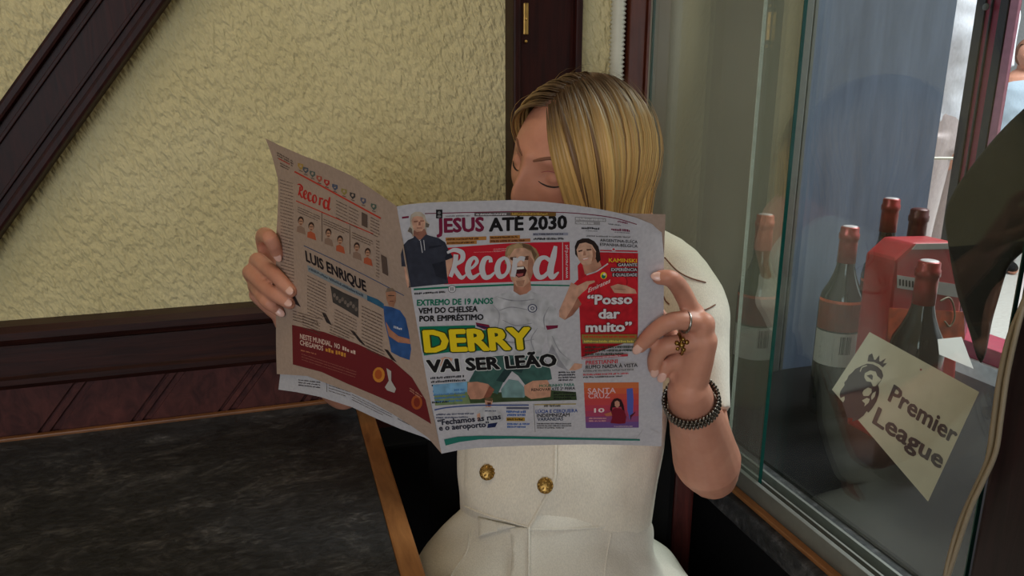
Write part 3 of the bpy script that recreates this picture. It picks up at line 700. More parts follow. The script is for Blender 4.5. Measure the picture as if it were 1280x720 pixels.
p.poly([(594.5, 403), (611, 406), (612.5, 409), (606, 412), (596, 408)], MAR).poly([(595, 406), (611, 409.4), (611, 411), (596, 408)], NAVY).poly([(682, 407), (697.6, 406.4), (697, 410), (684, 412.5)], MAR)
for L in ([(622, 371), (636, 375), (652, 376), (668, 374)], [(615, 380), (624, 392), (622, 410)], [(686, 384), (680, 397), (681, 412)], [(628, 400), (645, 407), (665, 404)], [(624, 388), (640, 384), (668, 389)], [(618, 420), (640, 428), (668, 424)], [(672, 410), (664, 424), (668, 440)], [(690, 420), (699, 438), (712, 450)]): p.line(L, [.6, 1.6, .6] if len(L) == 3 else [.6, 1.5, 1.5, .6], SHD)
p.poly([(606, 446), (634, 444), (660, 445), (679, 446), (688, 462), (690, 474), (675, 478), (657, 482), (648, 470), (640, 464), (630, 476), (622, 493), (600, 482), (586, 477), (594, 462)], rgb(62, 96, 90))
p.poly([(640, 448), (660, 450), (652, 466), (640, 464), (630, 478), (620, 476)], rgb(40, 62, 62))
p.poly([(585, 478), (596, 477), (610, 480), (617, 487), (613, 495), (600, 499), (588, 499), (584, 491)], rgb(196, 140, 116)).poly([(655, 482), (666, 476), (684, 475), (689, 484), (688, 496), (664, 499), (656, 494)], rgb(204, 150, 124)).poly([(612, 482), (618, 487), (613, 496), (604, 498)], rgb(140, 84, 66))
# head
p.poly([(642, 352), (663, 350), (664, 362), (658, 367), (650, 369), (642, 364)], rgb(176, 120, 98))
p.poly([(631, 330), (631.5, 316), (633, 309), (639, 305.5), (650, 303.4), (661, 305), (670, 311), (674, 319), (672, 328), (668, 330), (667, 320), (640, 318), (636, 330)], rgb(150, 120, 86))
p.poly([(634, 322), (637, 313), (645, 309.4), (656, 310), (664, 315), (668, 326), (667, 340), (662, 352), (654, 359), (646, 358), (639, 350), (635, 337)], rgb(208, 160, 134))
p.poly([(637, 320), (643, 311), (654, 309), (648, 304), (637, 308), (632.6, 318)], rgb(172, 142, 104)).poly([(654, 309), (664, 313), (668, 324), (671, 318), (664, 307), (652, 304)], rgb(110, 84, 62))
p.poly([(637.6, 321.4), (645, 321), (647, 324.4), (640, 325.6), (637.6, 324)], rgb(92, 60, 48)).poly([(652, 321.4), (660, 319.6), (663, 322), (660, 325), (653, 325)], rgb(92, 60, 48)).poly([(647.4, 322), (651, 322), (653.6, 331), (645.6, 332)], rgb(226, 180, 156))
p.poly([(642, 334), (655, 332.6), (658.6, 338), (656, 345), (648, 347), (642.4, 343)], rgb(64, 22, 24)).poly([(644.4, 334.4), (654.6, 333.4), (655, 336), (645, 337)], rgb(232, 222, 214)).poly([(645, 342.4), (654.4, 341.4), (653, 345), (647.6, 346)], rgb(170, 84, 84))
p.poly([(661, 318), (667, 326), (667, 340), (662, 352), (659, 340)], rgb(170, 118, 96)).poly([(637, 329), (641, 332), (640, 346), (637, 340)], rgb(176, 124, 102)).poly([(645, 351), (656, 350), (654, 358), (647, 358)], rgb(186, 136, 112))
# badge
p.disc(665.5, 385.4, 6, 5.4, NAVY).disc(665.5, 385.4, 4.9, 4.4, SHIRT).disc(665.5, 385.4, 2.4, 2.2, NAVY).disc(665.5, 385.4, 1.4, 1.2, SHIRT)
p.build('photograph', front, .00045, .000008)
# DERRY
p = Print(SR)
p.poly([(524, 408.4), (594, 406.5), (594, 414), (612, 412), (610, 438), (560, 440.5), (530, 444.5), (527, 430)], GRN)
p.text('DERRY', (530.5, 441.2), (666, 437), 28.5, YEL, .05, 0, (-3.0, -28.5), outline=rgb(50, 62, 26))
p.text('VAI SER LEÃO', (534.5, 466.2), (697, 458), 16.2, K, .055, 0, (-2.2, -16.2), outline=rgb(214, 212, 210))
p.build('headline', front, .0009, .00002)
# right column
p = Print(SR)
p.rect(718.6, 271, 757.6, 275.6, rgb(150, 146, 148), .05).rect(718.6, 276, 750, 280.2, rgb(150, 146, 148), .04); p.greek(720, 272.2, 757, 1, 2, 2.4, WHT, .05, 21).greek(720, 277.2, 749, 1, 2, 2.2, WHT, .04, 22)
p.greek(772, 275.5, 788, 1, 2, 2.2, MAR, .2, 23).greek(760, 279, 780, 1, 2, 1.6, GREY, .12, 24).greek(727, 283.4, 752, 1, 2, 2.8, K, .05, 25).greek(732, 287.8, 750, 1, 2, 1.2, GREY, .05, 26).greek(764, 285, 791, 1, 2, 3, MAR, .08, 27).greek(768, 289.6, 788, 1, 2, 1.2, GREY, .06, 28)
p.greek(733, 294, 797, 1, 2, 1.8, GREY, .03, 29)
p.text('ARGENTINA-SUÍÇA', (750, 302.0), (797, 304.2), 3.6, K, .012).text('ESPANHA-BÉLGICA', (750, 307.2), (797, 309.6), 3.6, K, .012)
p.poly([(750, 312.4), (797, 313.4), (797, 315), (750, 313.8)], RED).disc(767, 311.6, 3, 2.4, WHT).disc(767, 311.6, 1.6, 1.3, RED)
p.build('match_column', front)
p = Print(SR)
p.poly([(722, 332), (735, 318), (749, 315.2), (797.6, 316.4), (797.6, 412), (796.5, 424), (728, 426), (728.5, 446), (726.6, 446), (724, 380)], rgb(186, 32, 44))
p.poly([(728, 330), (748, 322), (752, 333), (741, 341), (731, 343)], rgb(190, 138, 114))
p.poly([(719, 318), (718.4, 308), (721.5, 301), (728, 298), (736, 298), (743, 301.6), (748, 308), (750, 316), (751, 325), (747, 329), (744, 322), (741, 312), (728, 308), (722, 312), (722, 322)], rgb(44, 32, 30))
p.poly([(720.6, 312), (724.4, 304.6), (732, 303), (740, 306), (745, 314), (744.6, 322), (740, 329), (733, 332.4), (727, 330), (722.6, 323)], rgb(212, 166, 142))
p.poly([(722.6, 313.4), (728, 312), (728, 313.8), (723.4, 315.2)], rgb(90, 60, 50)).poly([(733, 311.4), (739, 311), (739.6, 312.6), (733.6, 313.4)], rgb(90, 60, 50)).poly([(729.4, 314), (731.4, 313.6), (732.6, 319), (728.8, 319.6)], rgb(176, 126, 104)).poly([(727.6, 323.4), (736.4, 321.6), (734, 325), (729.6, 325.8)], rgb(206, 140, 130)).poly([(728.6, 323.6), (735.4, 322.2), (734, 323.6), (729.6, 324.4)], rgb(236, 226, 220)).poly([(740, 309), (745, 316), (744, 323), (739, 329.6), (741, 320)], rgb(170, 120, 98))
p.poly([(716, 356), (722, 350), (735, 344), (748, 336.5), (760, 329), (772, 331), (786, 337), (794, 346), (797.6, 356), (797.6, 368), (770, 372), (742, 374), (728, 380), (716, 392), (706, 384)], rgb(204, 36, 48))
p.line([(733, 343.5), (745, 339.5), (755, 333), (760, 329.5)], 1.6, WHT).line([(752, 352), (744, 362), (740, 372)], 1.0, rgb(150, 22, 36)).line([(778, 340), (784, 352), (780, 366)], 1.2, rgb(150, 22, 36)).line([(728, 356), (736, 364)], 1.0, rgb(150, 22, 36))
p.disc(754.5, 344.4, 4, 4.4, YEL).disc(754.5, 345.6, 2.6, 2.8, GRN).disc(755.6, 343, 1.8, 1.6, rgb(230, 220, 210))
p.text('Emirates', (735, 366), (763, 353), 5.4, rgb(232, 214, 212), .012, .2)
p.poly([(714, 353), (722, 357), (733, 351.6), (743, 350.6), (744, 352.6), (736, 356), (734, 361), (728, 366), (722, 372), (726, 380), (716, 394), (706, 400), (699, 396), (699, 388), (706, 372)], rgb(206, 156, 132)).poly([(722, 372), (727, 380), (716, 394), (706, 400), (716, 384)], rgb(160, 108, 88))
p.poly([(763, 358), (772, 355), (783, 357), (794, 362), (796, 367), (782, 367), (768, 366)], rgb(206, 156, 132)).line([(768, 361), (782, 362)], .8, rgb(160, 108, 88))
p.build('photograph', front, .0003, .000012)
p = Print(SR)
for (x0, y0, x1, y1) in ((771, 328.6, 797, 333.4), (763, 334.6, 797, 339.6), (765, 340.6, 797, 346)): p.rect(x0, y0, x1, y1, rgb(60, 28, 36))
p.text('KAMINSKI', (761, 327.6), (796, 328.4), 4.8, rgb(226, 186, 40), .022).text('GARANTE', (772.5, 333), (796.4, 333), 3.8, WHT, .022).text('EXPERIÊNCIA', (764, 339), (796.4, 339), 3.8, WHT, .022).text('E QUALIDADE', (766, 345.4), (796.4, 345.4), 3.8, WHT, .022)
p.text('“Posso', (734, 381), (790.5, 380), 12.4, rgb(224, 218, 220), .04, 0, None, rgb(110, 40, 48)).text('dar', (748, 398.6), (775, 398.2), 12.4, rgb(224, 218, 220), .04, 0, None, rgb(110, 40, 48)).text('muito”', (732, 415.4), (790, 414.4), 12.4, rgb(224, 218, 220), .04, 0, None, rgb(110, 40, 48))
p.rect(727, 418, 796, 424.4, rgb(150, 120, 60)).rect(728, 424.4, 794, 429.4, rgb(140, 130, 80)); p.greek(730, 419.6, 794, 1, 2, 2.6, rgb(200, 60, 40), 0, 31).greek(730, 425.4, 792, 1, 2, 2.6, rgb(220, 200, 90), 0, 32)
p.greek(731, 433, 794, 3, 4.3, 2.5, rgb(40, 60, 50), -.01, 33)
p.rect(727, 446.6, 785, 449.4, rgb(186, 60, 70), -.07); p.greek(728, 447.4, 784, 1, 2, 1.4, WHT, -.07, 34)
p.text('PRESTIANNI', (732, 456), (772, 454), 4.8, RED, .02).text('RUMO NADA À VISTA', (732, 461.2), (797, 458.6), 4.4, K, .022)
p.greek(729, 462.8, 797, 1, 2, 2.2, GREY, -.03, 36).greek(729, 467.4, 797, 1, 2, 2, RED, -.03, 37).greek(729, 470.6, 788, 1, 2, 2, K, -.03, 38)
p.build('headline', front, .0007, .00002)
# advertisement
p = Print(SR); A = lambda L: [(670+x/5.541, 440+y/5.541) for x, y in L]
for k in range(8):
    c0 = [(206, 112, 66), (206, 96, 62), (202, 80, 66), (196, 70, 74), (186, 64, 84), (168, 66, 96), (140, 74, 120), (112, 80, 140)][k]
    p.poly(A([(330+1.8*k, 213+39*k), (712, 210+39*k), (712, 251+39*k), (333+1.8*k, 254+39*k)]), rgb(*c0))
p.poly(A([(628, 255), (670, 250), (676, 330), (672, 430), (650, 470), (632, 400)]), rgb(86, 96, 176)).poly(A([(650, 440), (690, 412), (684, 425), (662, 450), (655, 474)]), rgb(80, 30, 40))
p.text('SANTA', tuple(A([(358, 288)])[0]), tuple(A([(552, 284)])[0]), 6.6, rgb(226, 190, 196), .012).text('CRUZ', tuple(A([(362, 322)])[0]), tuple(A([(512, 318)])[0]), 6.2, rgb(226, 190, 196), .012)
p.text('10', tuple(A([(402, 420)])[0]), tuple(A([(474, 418)])[0]), 5.4, rgb(236, 214, 214), .03)
q2 = A([(366, 455), (470, 455)]); p.greek(q2[0][0], q2[0][1], q2[1][0]+3, 2, 3.2, 1.7, rgb(222, 160, 160), 0, 41); q2 = A([(540, 512), (690, 512)]); p.greek(q2[0][0], q2[0][1], q2[1][0], 1, 3, 1, rgb(226, 200, 200), 0, 42)
p.poly(A([(512, 400), (522, 350), (540, 325), (565, 320), (590, 330), (606, 365), (614, 410), (604, 420), (590, 380), (530, 385), (524, 415)]), rgb(50, 24, 28)).poly(A([(545, 345), (562, 336), (578, 346), (580, 372), (562, 388), (546, 372)]), rgb(196, 140, 120))
p.poly(A([(520, 410), (545, 390), (580, 390), (610, 405), (626, 450), (618, 495), (575, 498), (515, 492), (528, 455)]), rgb(120, 24, 42)).poly(A([(470, 430), (520, 415), (528, 440), (490, 446)]), rgb(186, 110, 80))
p.build('advertisement', front)
# lower blocks
p = Print(SR)
p.greek(538, 471.4, 580, 3, 4.7, 2.8, K, -.06, 51, .8); p.greek(541, 488, 580, 4, 4.4, 2.4, rgb(70, 120, 180), -.06, 52, .8)
p.greek(540, 502, 565, 1, 4, 2.4, K, -.06, 53)
p.greek(698, 464.6, 719, 4, 3.2, 2, K, -.02, 54).text('MOURINHO PARA', (674, 484.4), (718, 482.6), 3.6, GRN, .02).text('RENOVAR ATÉ 2ª FEIRA', (664, 489), (719, 487), 3.4, K, .02).greek(692, 490.4, 719, 3, 3.4, 2, K, -.01, 56)
p.line([(543, 512.5), (560, 509.4), (598, 506.8), (661, 506.4)], 1.5, rgb(66, 84, 140)); p.line([(668, 506), (720, 505)], 1.2, rgb(170, 150, 90)); p.line([(667, 505), (669, 540)], .6, GREY)
p.greek(545, 517.4, 592, 2, 4.0, 2, rgb(80, 86, 110), -.03, 57)
p.text('“Fechamos as ruas', (547.5, 532), (626.5, 524), 7.2, rgb(46, 46, 60), .035, 0, (-1, -7.2)).text('e o aeroporto”', (549, 538.6), (612, 533.6), 7, rgb(46, 46, 60), .035, 0, (-1, -7))
p.rect(633, 509, 661, 511.4, rgb(90, 90, 110)).greek(633, 513.4, 661, 1, 2, 2.8, rgb(60, 100, 170), 0, 58).greek(634, 517.6, 658, 1, 2, 2.4, rgb(60, 100, 170), 0, 59).rect(633, 522, 656, 526.4, rgb(176, 136, 50)).greek(634, 523, 655, 1, 2, 2.4, K, 0, 60).greek(634, 529, 662, 2, 3.6, 2.2, rgb(60, 100, 170), 0, 61)
p.greek(680, 505.8, 706, 1, 2, 2.8, rgb(90, 84, 70), 0, 62)
p.text('LÚCIA E CERQUEIRA', (669.5, 516.6), (722, 515.4), 4.2, rgb(50, 80, 150), .02).text('INDEMNIZAM', (671, 521.6), (712, 520.6), 4.2, K, .02).text('VARANDAS', (671.6, 526.4), (704, 525.6), 4.2, rgb(60, 70, 90), .02).greek(671, 529, 714, 3, 2.6, 1.4, K, 0, 63)
p.poly([(555, 549.4), (572, 546), (600, 544.8), (640, 545.2), (800, 549), (800, 551), (640, 548.4), (600, 549.2), (575, 552.4), (557, 557)], rgb(38, 116, 104))
p.line([(795, 548), (801, 541), (803, 537)], .5, rgb(170, 165, 168)).line([(812, 536), (826, 542)], .6, rgb(186, 182, 184))
p.build('text_block', front)
p = Print(SR)   # small figure in white over the lower story
p.poly([(596, 516), (604, 510), (618, 510), (627, 516), (630, 524), (624, 528), (600, 530), (596, 524)], SHIRT).poly([(606, 499), (612, 497), (616, 501), (614, 509), (607, 509)], SK).poly([(605, 500), (609, 496), (616, 498), (615, 502)], rgb(110, 84, 60)).poly([(609, 503), (614, 503), (613, 508), (610, 508)], rgb(80, 40, 36)).poly([(596, 518), (600, 516), (601, 526), (597, 527)], SK).poly([(610, 530), (622, 528), (619, 534), (609, 535)], NAVY).greek(606, 513, 620, 1, 2, 1.4, NAVY, 0, 66)
p.build('photograph', front, .0006)

# ---- back page prints (left half)
BK = rgb(58, 46, 44); BR = rgb(96, 78, 70); RB = rgb(196, 62, 48)
p = Print(SL); tr = lambda x, y: (373+(x-563)/137*42, 244.5+(x-563)/137*20+(y-347)/40*17)
for k, (pts, wd) in enumerate(REC): sh = (0, 0, 0, 0, 0, 0, 7, 7, -4, -4)[k]; p.line([tr(t[0]+sh, t[1]) for t in pts], [z*.36 for z in wd], rgb(186, 44, 40))
p.build('masthead', back)
p = Print(SL)
ics = [(375.7, 208), (382, 212.6), (390.5, 217.5), (399, 223.4), (408.4, 228.4), (418.6, 234), (430, 239.7), (440.7, 244.6), (454, 251), (467, 258.4)]
cl = [(176, 140, 70), (90, 92, 100), (90, 100, 96), (176, 84, 70), (180, 50, 50), (80, 88, 110), (150, 134, 76), (70, 64, 64), (90, 90, 110), (84, 100, 90)]
for (x, y), c in zip(ics, cl): p.poly([(x-3.4, y-4.4), (x+3.4, y-2.6), (x+3.6, y+1.6), (x, y+4.6), (x-3.6, y-.6)], rgb(*c)).disc(x, y-.6, 1.5, 1.7, rgb(176, 150, 132)).poly([(x-2, y+4.4), (x+2.6, y+6), (x+2.6, y+7), (x-2, y+5.4)], BR)
p.greek(346, 189.6, 366, 3, 3.2, 2, BR, .55, 71, .4); p.line([(348, 198), (362, 205.6)], .9, RB); p.greek(350, 203, 362, 2, 3, 1.6, BR, .5, 72)
p.line([(368, 214.4), (400, 231.5), (440, 253.4), (476, 273)], 1.9, RB); p.line([(370, 251), (410, 268.5), (466.5, 292.5)], 1.2, RB)
p.greek(420, 250, 434, 6, 4.2, 1.2, BR, .5, 73).greek(436, 258, 448, 6, 4.2, 1.2, BR, .5, 74).poly([(452, 265), (459, 268.5), (459, 285), (452, 281.5)], BR).greek(463, 271, 474, 6, 4, 1.2, BR, .5, 75)
p.build('header_strip', back)
p = Print(SL)
for k, (x, y) in enumerate([(376, 275.6), (389, 282.6), (410.5, 290.6), (425, 299.4), (446, 308), (459.6, 315)]):
    p.poly([(x-5, y+14), (x-4.6, y+7.6), (x-.5, y+6.4), (x+4.6, y+9.6), (x+6.4, y+18)], rgb(186, 92, 62) if k % 2 else rgb(150, 120, 104))
    p.disc(x, y, 3.7, 5.2, rgb(70, 50, 44)).disc(x, y+2, 2.8, 4.4, rgb(186, 138, 112)).rect(x-2, y+.4, x+2, y+1.2, rgb(70, 50, 44)).rect(x-1.3, y+4, x+1.3, y+4.7, rgb(90, 50, 44))
p.greek(372, 258, 400, 3, 3, 1.2, BR, .44, 76).greek(404, 273, 436, 3, 3, 1.2, BR, .44, 77).greek(440, 290, 466, 3, 3, 1.2, BR, .44, 78)
for x in (402, 437): p.line([(x, 266+(x-402)*.45), (x+.4, 302+(x-402)*.45)], .5, BR)
p.build('portrait_row', back)
p = Print(SL)
p.line([(379.7, 307), (420, 326), (460, 346), (505, 369.5)], 1.0, rgb(66, 84, 120))
p.text('LUIS ENRIQUE', (382.6, 326.6), (458.5, 365.4), 0, rgb(36, 30, 36), .045, 0, (-1.6, -14))
p.poly([(384, 331), (420, 349.6), (459, 368.6), (459, 375), (420, 357.2), (385, 339)], rgb(140, 146, 150)); p.greek(386, 334, 457, 1, 3, 3, rgb(70, 80, 96), .5, 79)
p.build('headline', back)
p = Print(SL)
p.poly([(413, 357), (430, 366), (448, 374), (448, 397), (430, 386), (416, 378)], rgb(70, 64, 62)); 
for k in range(9): p.disc(418+k*3.4, 369+k*1.7+(k % 3)*2, 1.8, 2.6, rgb(120, 106, 98))
p.build('photograph', back)
for (x0, y0, x1, y1) in ((364, 369, 376, 384), (402, 390, 415, 407), (437, 412, 457, 432), (480, 436, 496, 453)): Print(SL).poly([(x0, y0), (x0+5, y0+1.6), (x1, y1), (x1-7, y1-4)], rgb(50, 42, 44)).build('photograph', back)
p = Print(SL)
p.poly([(459, 369), (472, 374), (480, 380), (479, 386), (470, 381), (459, 375.6)], rgb(54, 100, 130))
p.poly([(479, 382), (490, 384), (500, 388), (507, 398), (510.5, 413), (514, 436), (512, 450), (500, 446), (489, 440), (486, 424), (481, 404)], rgb(52, 86, 140))
p.poly([(482, 364), (485, 360.6), (491, 361), (495, 366), (495, 376), (492, 384), (486, 382), (483, 374)], rgb(176, 124, 98)).poly([(481.6, 366), (484, 360), (491, 360), (495, 365), (490, 364), (484, 365)], rgb(130, 110, 96)).rect(485, 369, 493, 370, rgb(70, 50, 46)).rect(487, 376, 492, 377, rgb(110, 60, 52))
p.poly([(482, 402), (488, 412), (498, 420), (512, 424), (513, 430), (498, 428), (486, 420)], rgb(176, 120, 94)).greek(492, 407, 503, 1, 2, 3, rgb(190, 190, 200), .3, 80)
p.build('photograph', back)
p = Print(SL)
p.greek(350, 224, 366, 38, 4.1, 1.2, BR, .3, 81, .05)
p.greek(384, 344, 408, 12, 4.1, 1.2, BR, .5, 82).greek(378, 394, 400, 5, 3.6, 1.2, BR, .45, 83).greek(418, 386, 446, 7, 4, 1.2, BR, .5, 84).greek(452, 382, 478, 12, 4.3, 1.3, BR, .48, 85).greek(366, 388, 398, 4, 3.6, 1.2, BR, .3, 86).greek(412, 404, 436, 4, 3.6, 1.2, BR, .45, 87).greek(458, 428, 480, 3, 3.6, 1.2, BR, .5, 88)
p.greek(470, 300, 474, 12, 4, 1.2, BR, .5, 89).poly([(476, 318), (483, 322), (485, 345), (478, 341)], BR)
p.build('text_block', back)
p = Print(SL)
p.poly([(365, 406), (405, 415), (447, 430), (490, 450), (515, 472), (532, 500), (539, 530), (520, 518.5), (500, 507.5), (465, 492.5), (435, 480), (402, 465), (366, 455.5)], rgb(112, 36, 40))
p.text('NESTE MUNDIAL,', (375, 423.4), (415, 433.4), 6.4, rgb(220, 190, 176), .02).text('NO', (418, 434.4), (425, 436.6), 6.2, rgb(220, 190, 176), .02).greek(428, 432.6, 446, 1, 2, 4.6, rgb(214, 180, 166), .36, 90)
p.text('CHEGAMOS', (375, 431), (404, 438.6), 6.2, rgb(220, 190, 176), .02).greek(407, 434, 432, 1, 2, 5, rgb(206, 140, 60), .3, 91)
p.greek(376, 437, 397, 1, 2, 1.6, rgb(190, 120, 90), .25, 92).greek(377, 442, 445, 3, 3.4, .9, rgb(170, 110, 96), .33, 93)
p.disc(473.5, 468.5, 7.6, 9.6, rgb(206, 130, 54)).disc(473, 468, 4.6, 6, rgb(176, 84, 40)).poly([(483, 460), (489, 464), (489, 476), (495, 486), (493, 491), (484, 488), (481, 484), (486, 476)], rgb(186, 176, 170)).disc(521, 503, 7, 9, rgb(170, 84, 44)).disc(521, 503, 4, 6, rgb(130, 50, 36)).greek(512, 484, 528, 2, 3, 1.8, rgb(190, 130, 110), .7, 94)
p.build('advertisement', back)
p = Print(lambda x, y, o: SL(x, y, o-.004))
p.greek(373, 474, 400, 3, 3.2, 1.6, BK, .12, 95).line([(408, 478), (408.6, 490)], .6, BR).greek(411, 481, 438, 3, 3.4, 1.1, BR, .32, 96).greek(440, 493, 490, 3, 3, 1.0, BR, .5, 97).greek(497, 520, 512, 2, 3, 1.2, BR, .5, 98).greek(524, 534, 540, 1, 3, 1.6, BR, .6, 99)
p.build('text_block', back)

# ================================================================ CHAIR
ch = thing('chair', 'dark wooden chair with black back panel under the seated woman', 'chair', (.345, .75, 0))
CM = Matrix.Translation(Vector((.332, .765, 0))) @ Matrix.Rotation(-YAW, 4, 'Z')      # turned towards the photographer
def cpart(name, mat, *boxes, bev=.004):
    b = BM()
    for q in boxes: box(b, *q, bev)
    bmesh.ops.transform(b, matrix=CM, verts=b.verts); return obj(name, b, mat, ch)
for xx in (-.205, .160): cpart('back_post', M['chairwood'], (xx, xx+.030, .175, .212, 0, .90)); 
for xx in (-.205, .171): cpart('leg', M['chairwood'], (xx, xx+.034, -.20, -.164, 0, .40))
cpart('seat_frame', M['chairwood'], (-.21, .21, -.205, .17, .395, .418)); cpart('seat', M['black'], (-.205, .205, -.20, .168, .418, .446), bev=.012)
cpart('backrest', M['black'], (-.21, .154, .148, .174, .47, .86), bev=.008); cpart('top_rail', M['chairwood'], (-.20, .20, .176, .208, .86, .895))
for xx in (-.197, .181): cpart('stretcher', M['chairwood'], (xx, xx+.018, -.17, .18, .18, .208), bev=.002)

b = BM(); box(b, .078, .552, 1.075, 1.148, 0, .708, .006); tag(obj('dark_gap_panel', b, M['black']), 'added low black panel darkening the gap between the table and the chair', 'panel')  # added black panel that keeps the gap beside the chair dark
# ================================================================ PERSON
woman = thing('person', 'seated woman with blonde bob in ivory short-sleeved jacket and trousers reading newspaper', 'person', W(697, 680, 1.0).xy.to_3d())
WOM = woman
yaw = radians(48); pit = radians(7); rol = radians(17)
f0 = -RH*sin(yaw)-FH*cos(yaw); l0 = RH*cos(yaw)-FH*sin(yaw)
hf = f0*cos(pit)-ZV*sin(pit); u0 = ZV*cos(pit)+f0*sin(pit)
hl = l0*cos(rol)-u0*sin(rol); hu = u0*cos(rol)+l0*sin(rol)
HC = W(722, 200, .985); HR = (.077, .095, .104)
def sm(t): t = max(0, min(1, t)); return t*t*(3-2*t)
def G(*a): return math.exp(-sum(x*x for x in a))
def head_f(l):
    x, y, z = l.x, l.y, l.z
    t = sm(-z/.115)
    x *= 1-.30*t
    if y < 0: y *= 1-.42*t
    else: y *= 1-.05*t
    if y > 0:
        ax = abs(x)
        y -= .010*G((ax-.031)/.015, (z-.004)/.011)
        y += .0045*G((ax-.026)/.02, (z-.026)/.008)
        y += .0035*G((ax-.042)/.018, (z+.028)/.020)
        # nose
        if -.055 < z < .03:
            h = .006+.019*sm((.020-z)/.052); h *= 1-sm((-.034-z)/.012)
            wdt = .0085+.005*sm((.0-z)/.035); y += h*G(x/wdt)
        y += .0055*G(x/.019, (z+.058)/.005)+.0055*G(x/.017, (z+.069)/.005)-.003*G(x/.02, (z+.0635)/.0025)
        y += .008*G(x/.020, (z+.096)/.014)
    return Vector((x, y, z))
HA = (hl, hf, hu)
def HL(x, y, z): return HC+hl*x+hf*y+hu*z
b = BM()
ellipsoid(b, HC, HA, HR, 220, 150, head_f)
for sx in (-1, 1):
    ellipsoid(b, HL(sx*.0305, .0728, .002), HA, (.0128, .0122, .0100), 24, 16)      # closed lids
    ellipsoid(b, HL(sx*.073, -.004, -.008), HA, (.006, .017, .028), 16, 12)          # ears
def pts_(L): return [W(*p) for p in L]
tube(b, [HL(0, -.022, -.04), HL(0, -.03, -.09), W(742, 322, 1.045)], [.052, .048, .06], 18, 4)
VD = ray(700, 500).normalized()
tor = pts_([(738, 330, 1.05), (722, 380, 1.045), (710, 480, 1.03), (699, 600, 1.015), (694, 700, 1.0), (692, 770, .985)])
tube(b, tor, [.115, .135, .125, .112, .132, .145], 32, 4, True, .72, FH)
# left arm (right in the photo)
SL_ = W(832, 352, 1.005); EL_ = W(889, 590, .945); WR_ = W(861, 490, .803)
tube(b, [W(770, 345, 1.03), SL_, SL_.lerp(EL_, .5)+VD*.004, EL_], [.055, .046, .041, .034], 20, 5)
fa = (WR_-EL_)
tube(b, [EL_, EL_+fa*.22-ZV*.004, EL_+fa*.55, WR_], [.034, .0415, .035, .0235], 20, 5)
fd = lambda x, y: d_right(x, y)-.0095
def finger(pts, r=(.0098, .0094, .0085, .0070)):
    tube(b, pts, list(r), 12, 4)
W2 = W(862, 486, .795)
LH = {'index': pts_([(866, 392, .772), (851, 362, .752), (838, 348, fd(829, 348)-.003), (824, 347, fd(824, 347))]),
      'middle': pts_([(879, 405, .764), (842, 401, fd(829, 401)-.008), (816, 416, fd(816, 416)-.003), (800, 433, fd(800, 433))]),
      'ring': pts_([(882, 426, .768), (834, 432, fd(829, 432)-.008), (820, 446, fd(820, 446)-.003), (818, 460, fd(818, 460)-.001)]),
      'pinky': pts_([(878, 448, .780), (848, 450, fd(829, 450)-.001), (834, 458, fd(829, 458)), (829, 467, fd(828, 467))])}
for k, v in LH.items():
    q_ = .86 if k == 'pinky' else 1; finger(v, tuple(x*q_ for x in (.0102, .0098, .0088, .0074)))
    tube(b, [WR_, W2.lerp(v[0], .55)+VD*.003, v[0]], [.0180, .0160, .0128], 12, 4)
tube(b, [W2+VD*.006, W(846, 448, .805), W(832, 412, d_right(829, 412)+.024), W(822, 392, d_right(822, 392)+.021)], [.017, .0145, .0105, .0085], 12, 4)
# right arm (left in the photo)
SR_ = W(598, 360, 1.06); ER_ = W(430, 486, 1.158); WL_ = W(362, 396, 1.03)
tube(b, [W(690, 345, 1.05), SR_, SR_.lerp(ER_, .5), ER_], [.055, .046, .040, .033], 20, 5)
fa = WL_-ER_
tube(b, [ER_, ER_+fa*.25, ER_+fa*.6, WL_], [.033, .038, .032, .0235], 20, 5)
fl = lambda x, y: d_left(x, y)-.0095
RHd = {'index': pts_([(336, 330, .985), (329, 297, .958), (337, 297, fl(346, 297)-.004), (347, 317, fl(347, 317))]),
       'middle': pts_([(324, 338, .985), (322, 325, .95), (343, 343, fl(346, 343)-.006), (364, 364, fl(364, 364))]),
       'ring': pts_([(320, 352, .99), (313, 340, .955), (338, 364, fl(346, 362)-.006), (362, 379, fl(362, 379))]),
       'pinky': pts_([(322, 368, .995), (318, 356, .968), (332, 376, fl(346, 376)-.005), (349, 389, fl(349, 389))])}
for k, v in RHd.items():
    q_ = .9 if k == 'pinky' else 1.05; finger(v, tuple(x*q_ for x in (.0102, .0098, .0088, .0074)))
    tube(b, [WL_, WL_.lerp(v[0], .55), v[0]], [.018, .0155, .0118], 12, 4)
tube(b, [WL_, W(366, 372, 1.01), W(364, 352, d_left(364, 352)+.045), W(370, 338, d_left(370, 338)+.030)], [.016, .014, .0105, .0085], 12, 4)
# legs
KN = [Vector((.455, .37, .515)), Vector((.255, .36, .515))]; HP = [Vector((.425, .80, .545)), Vector((.245, .82, .545))]; AN = [Vector((.45, .42, .09)), Vector((.26, .42, .09))]
for h, k, a in zip(HP, KN, AN):
    tube(b, [h, h.lerp(k, .5), k], [.082, .074, .056], 18, 4); tube(b, [k, k.lerp(a, .35)+Vector((0, .02, 0)), a], [.054, .055, .036], 16, 4)
    tube(b, [a+Vector((0, .03, -.045)), a+Vector((0, -.06, -.055)), a+Vector((0, -.14, -.062))], [.034, .034, .026], 14, 4)
me = remesh('body', b, .0022, 3, .5)
body = link('body', me, M['skin'], woman)
BV = bvh_of(me)
def on_head(x, z, off=.0):
    o = HL(x, .3, z); h = BV.ray_cast(o, -hf); return h[0]+hf*off if h[0] else HL(x, .08, z)
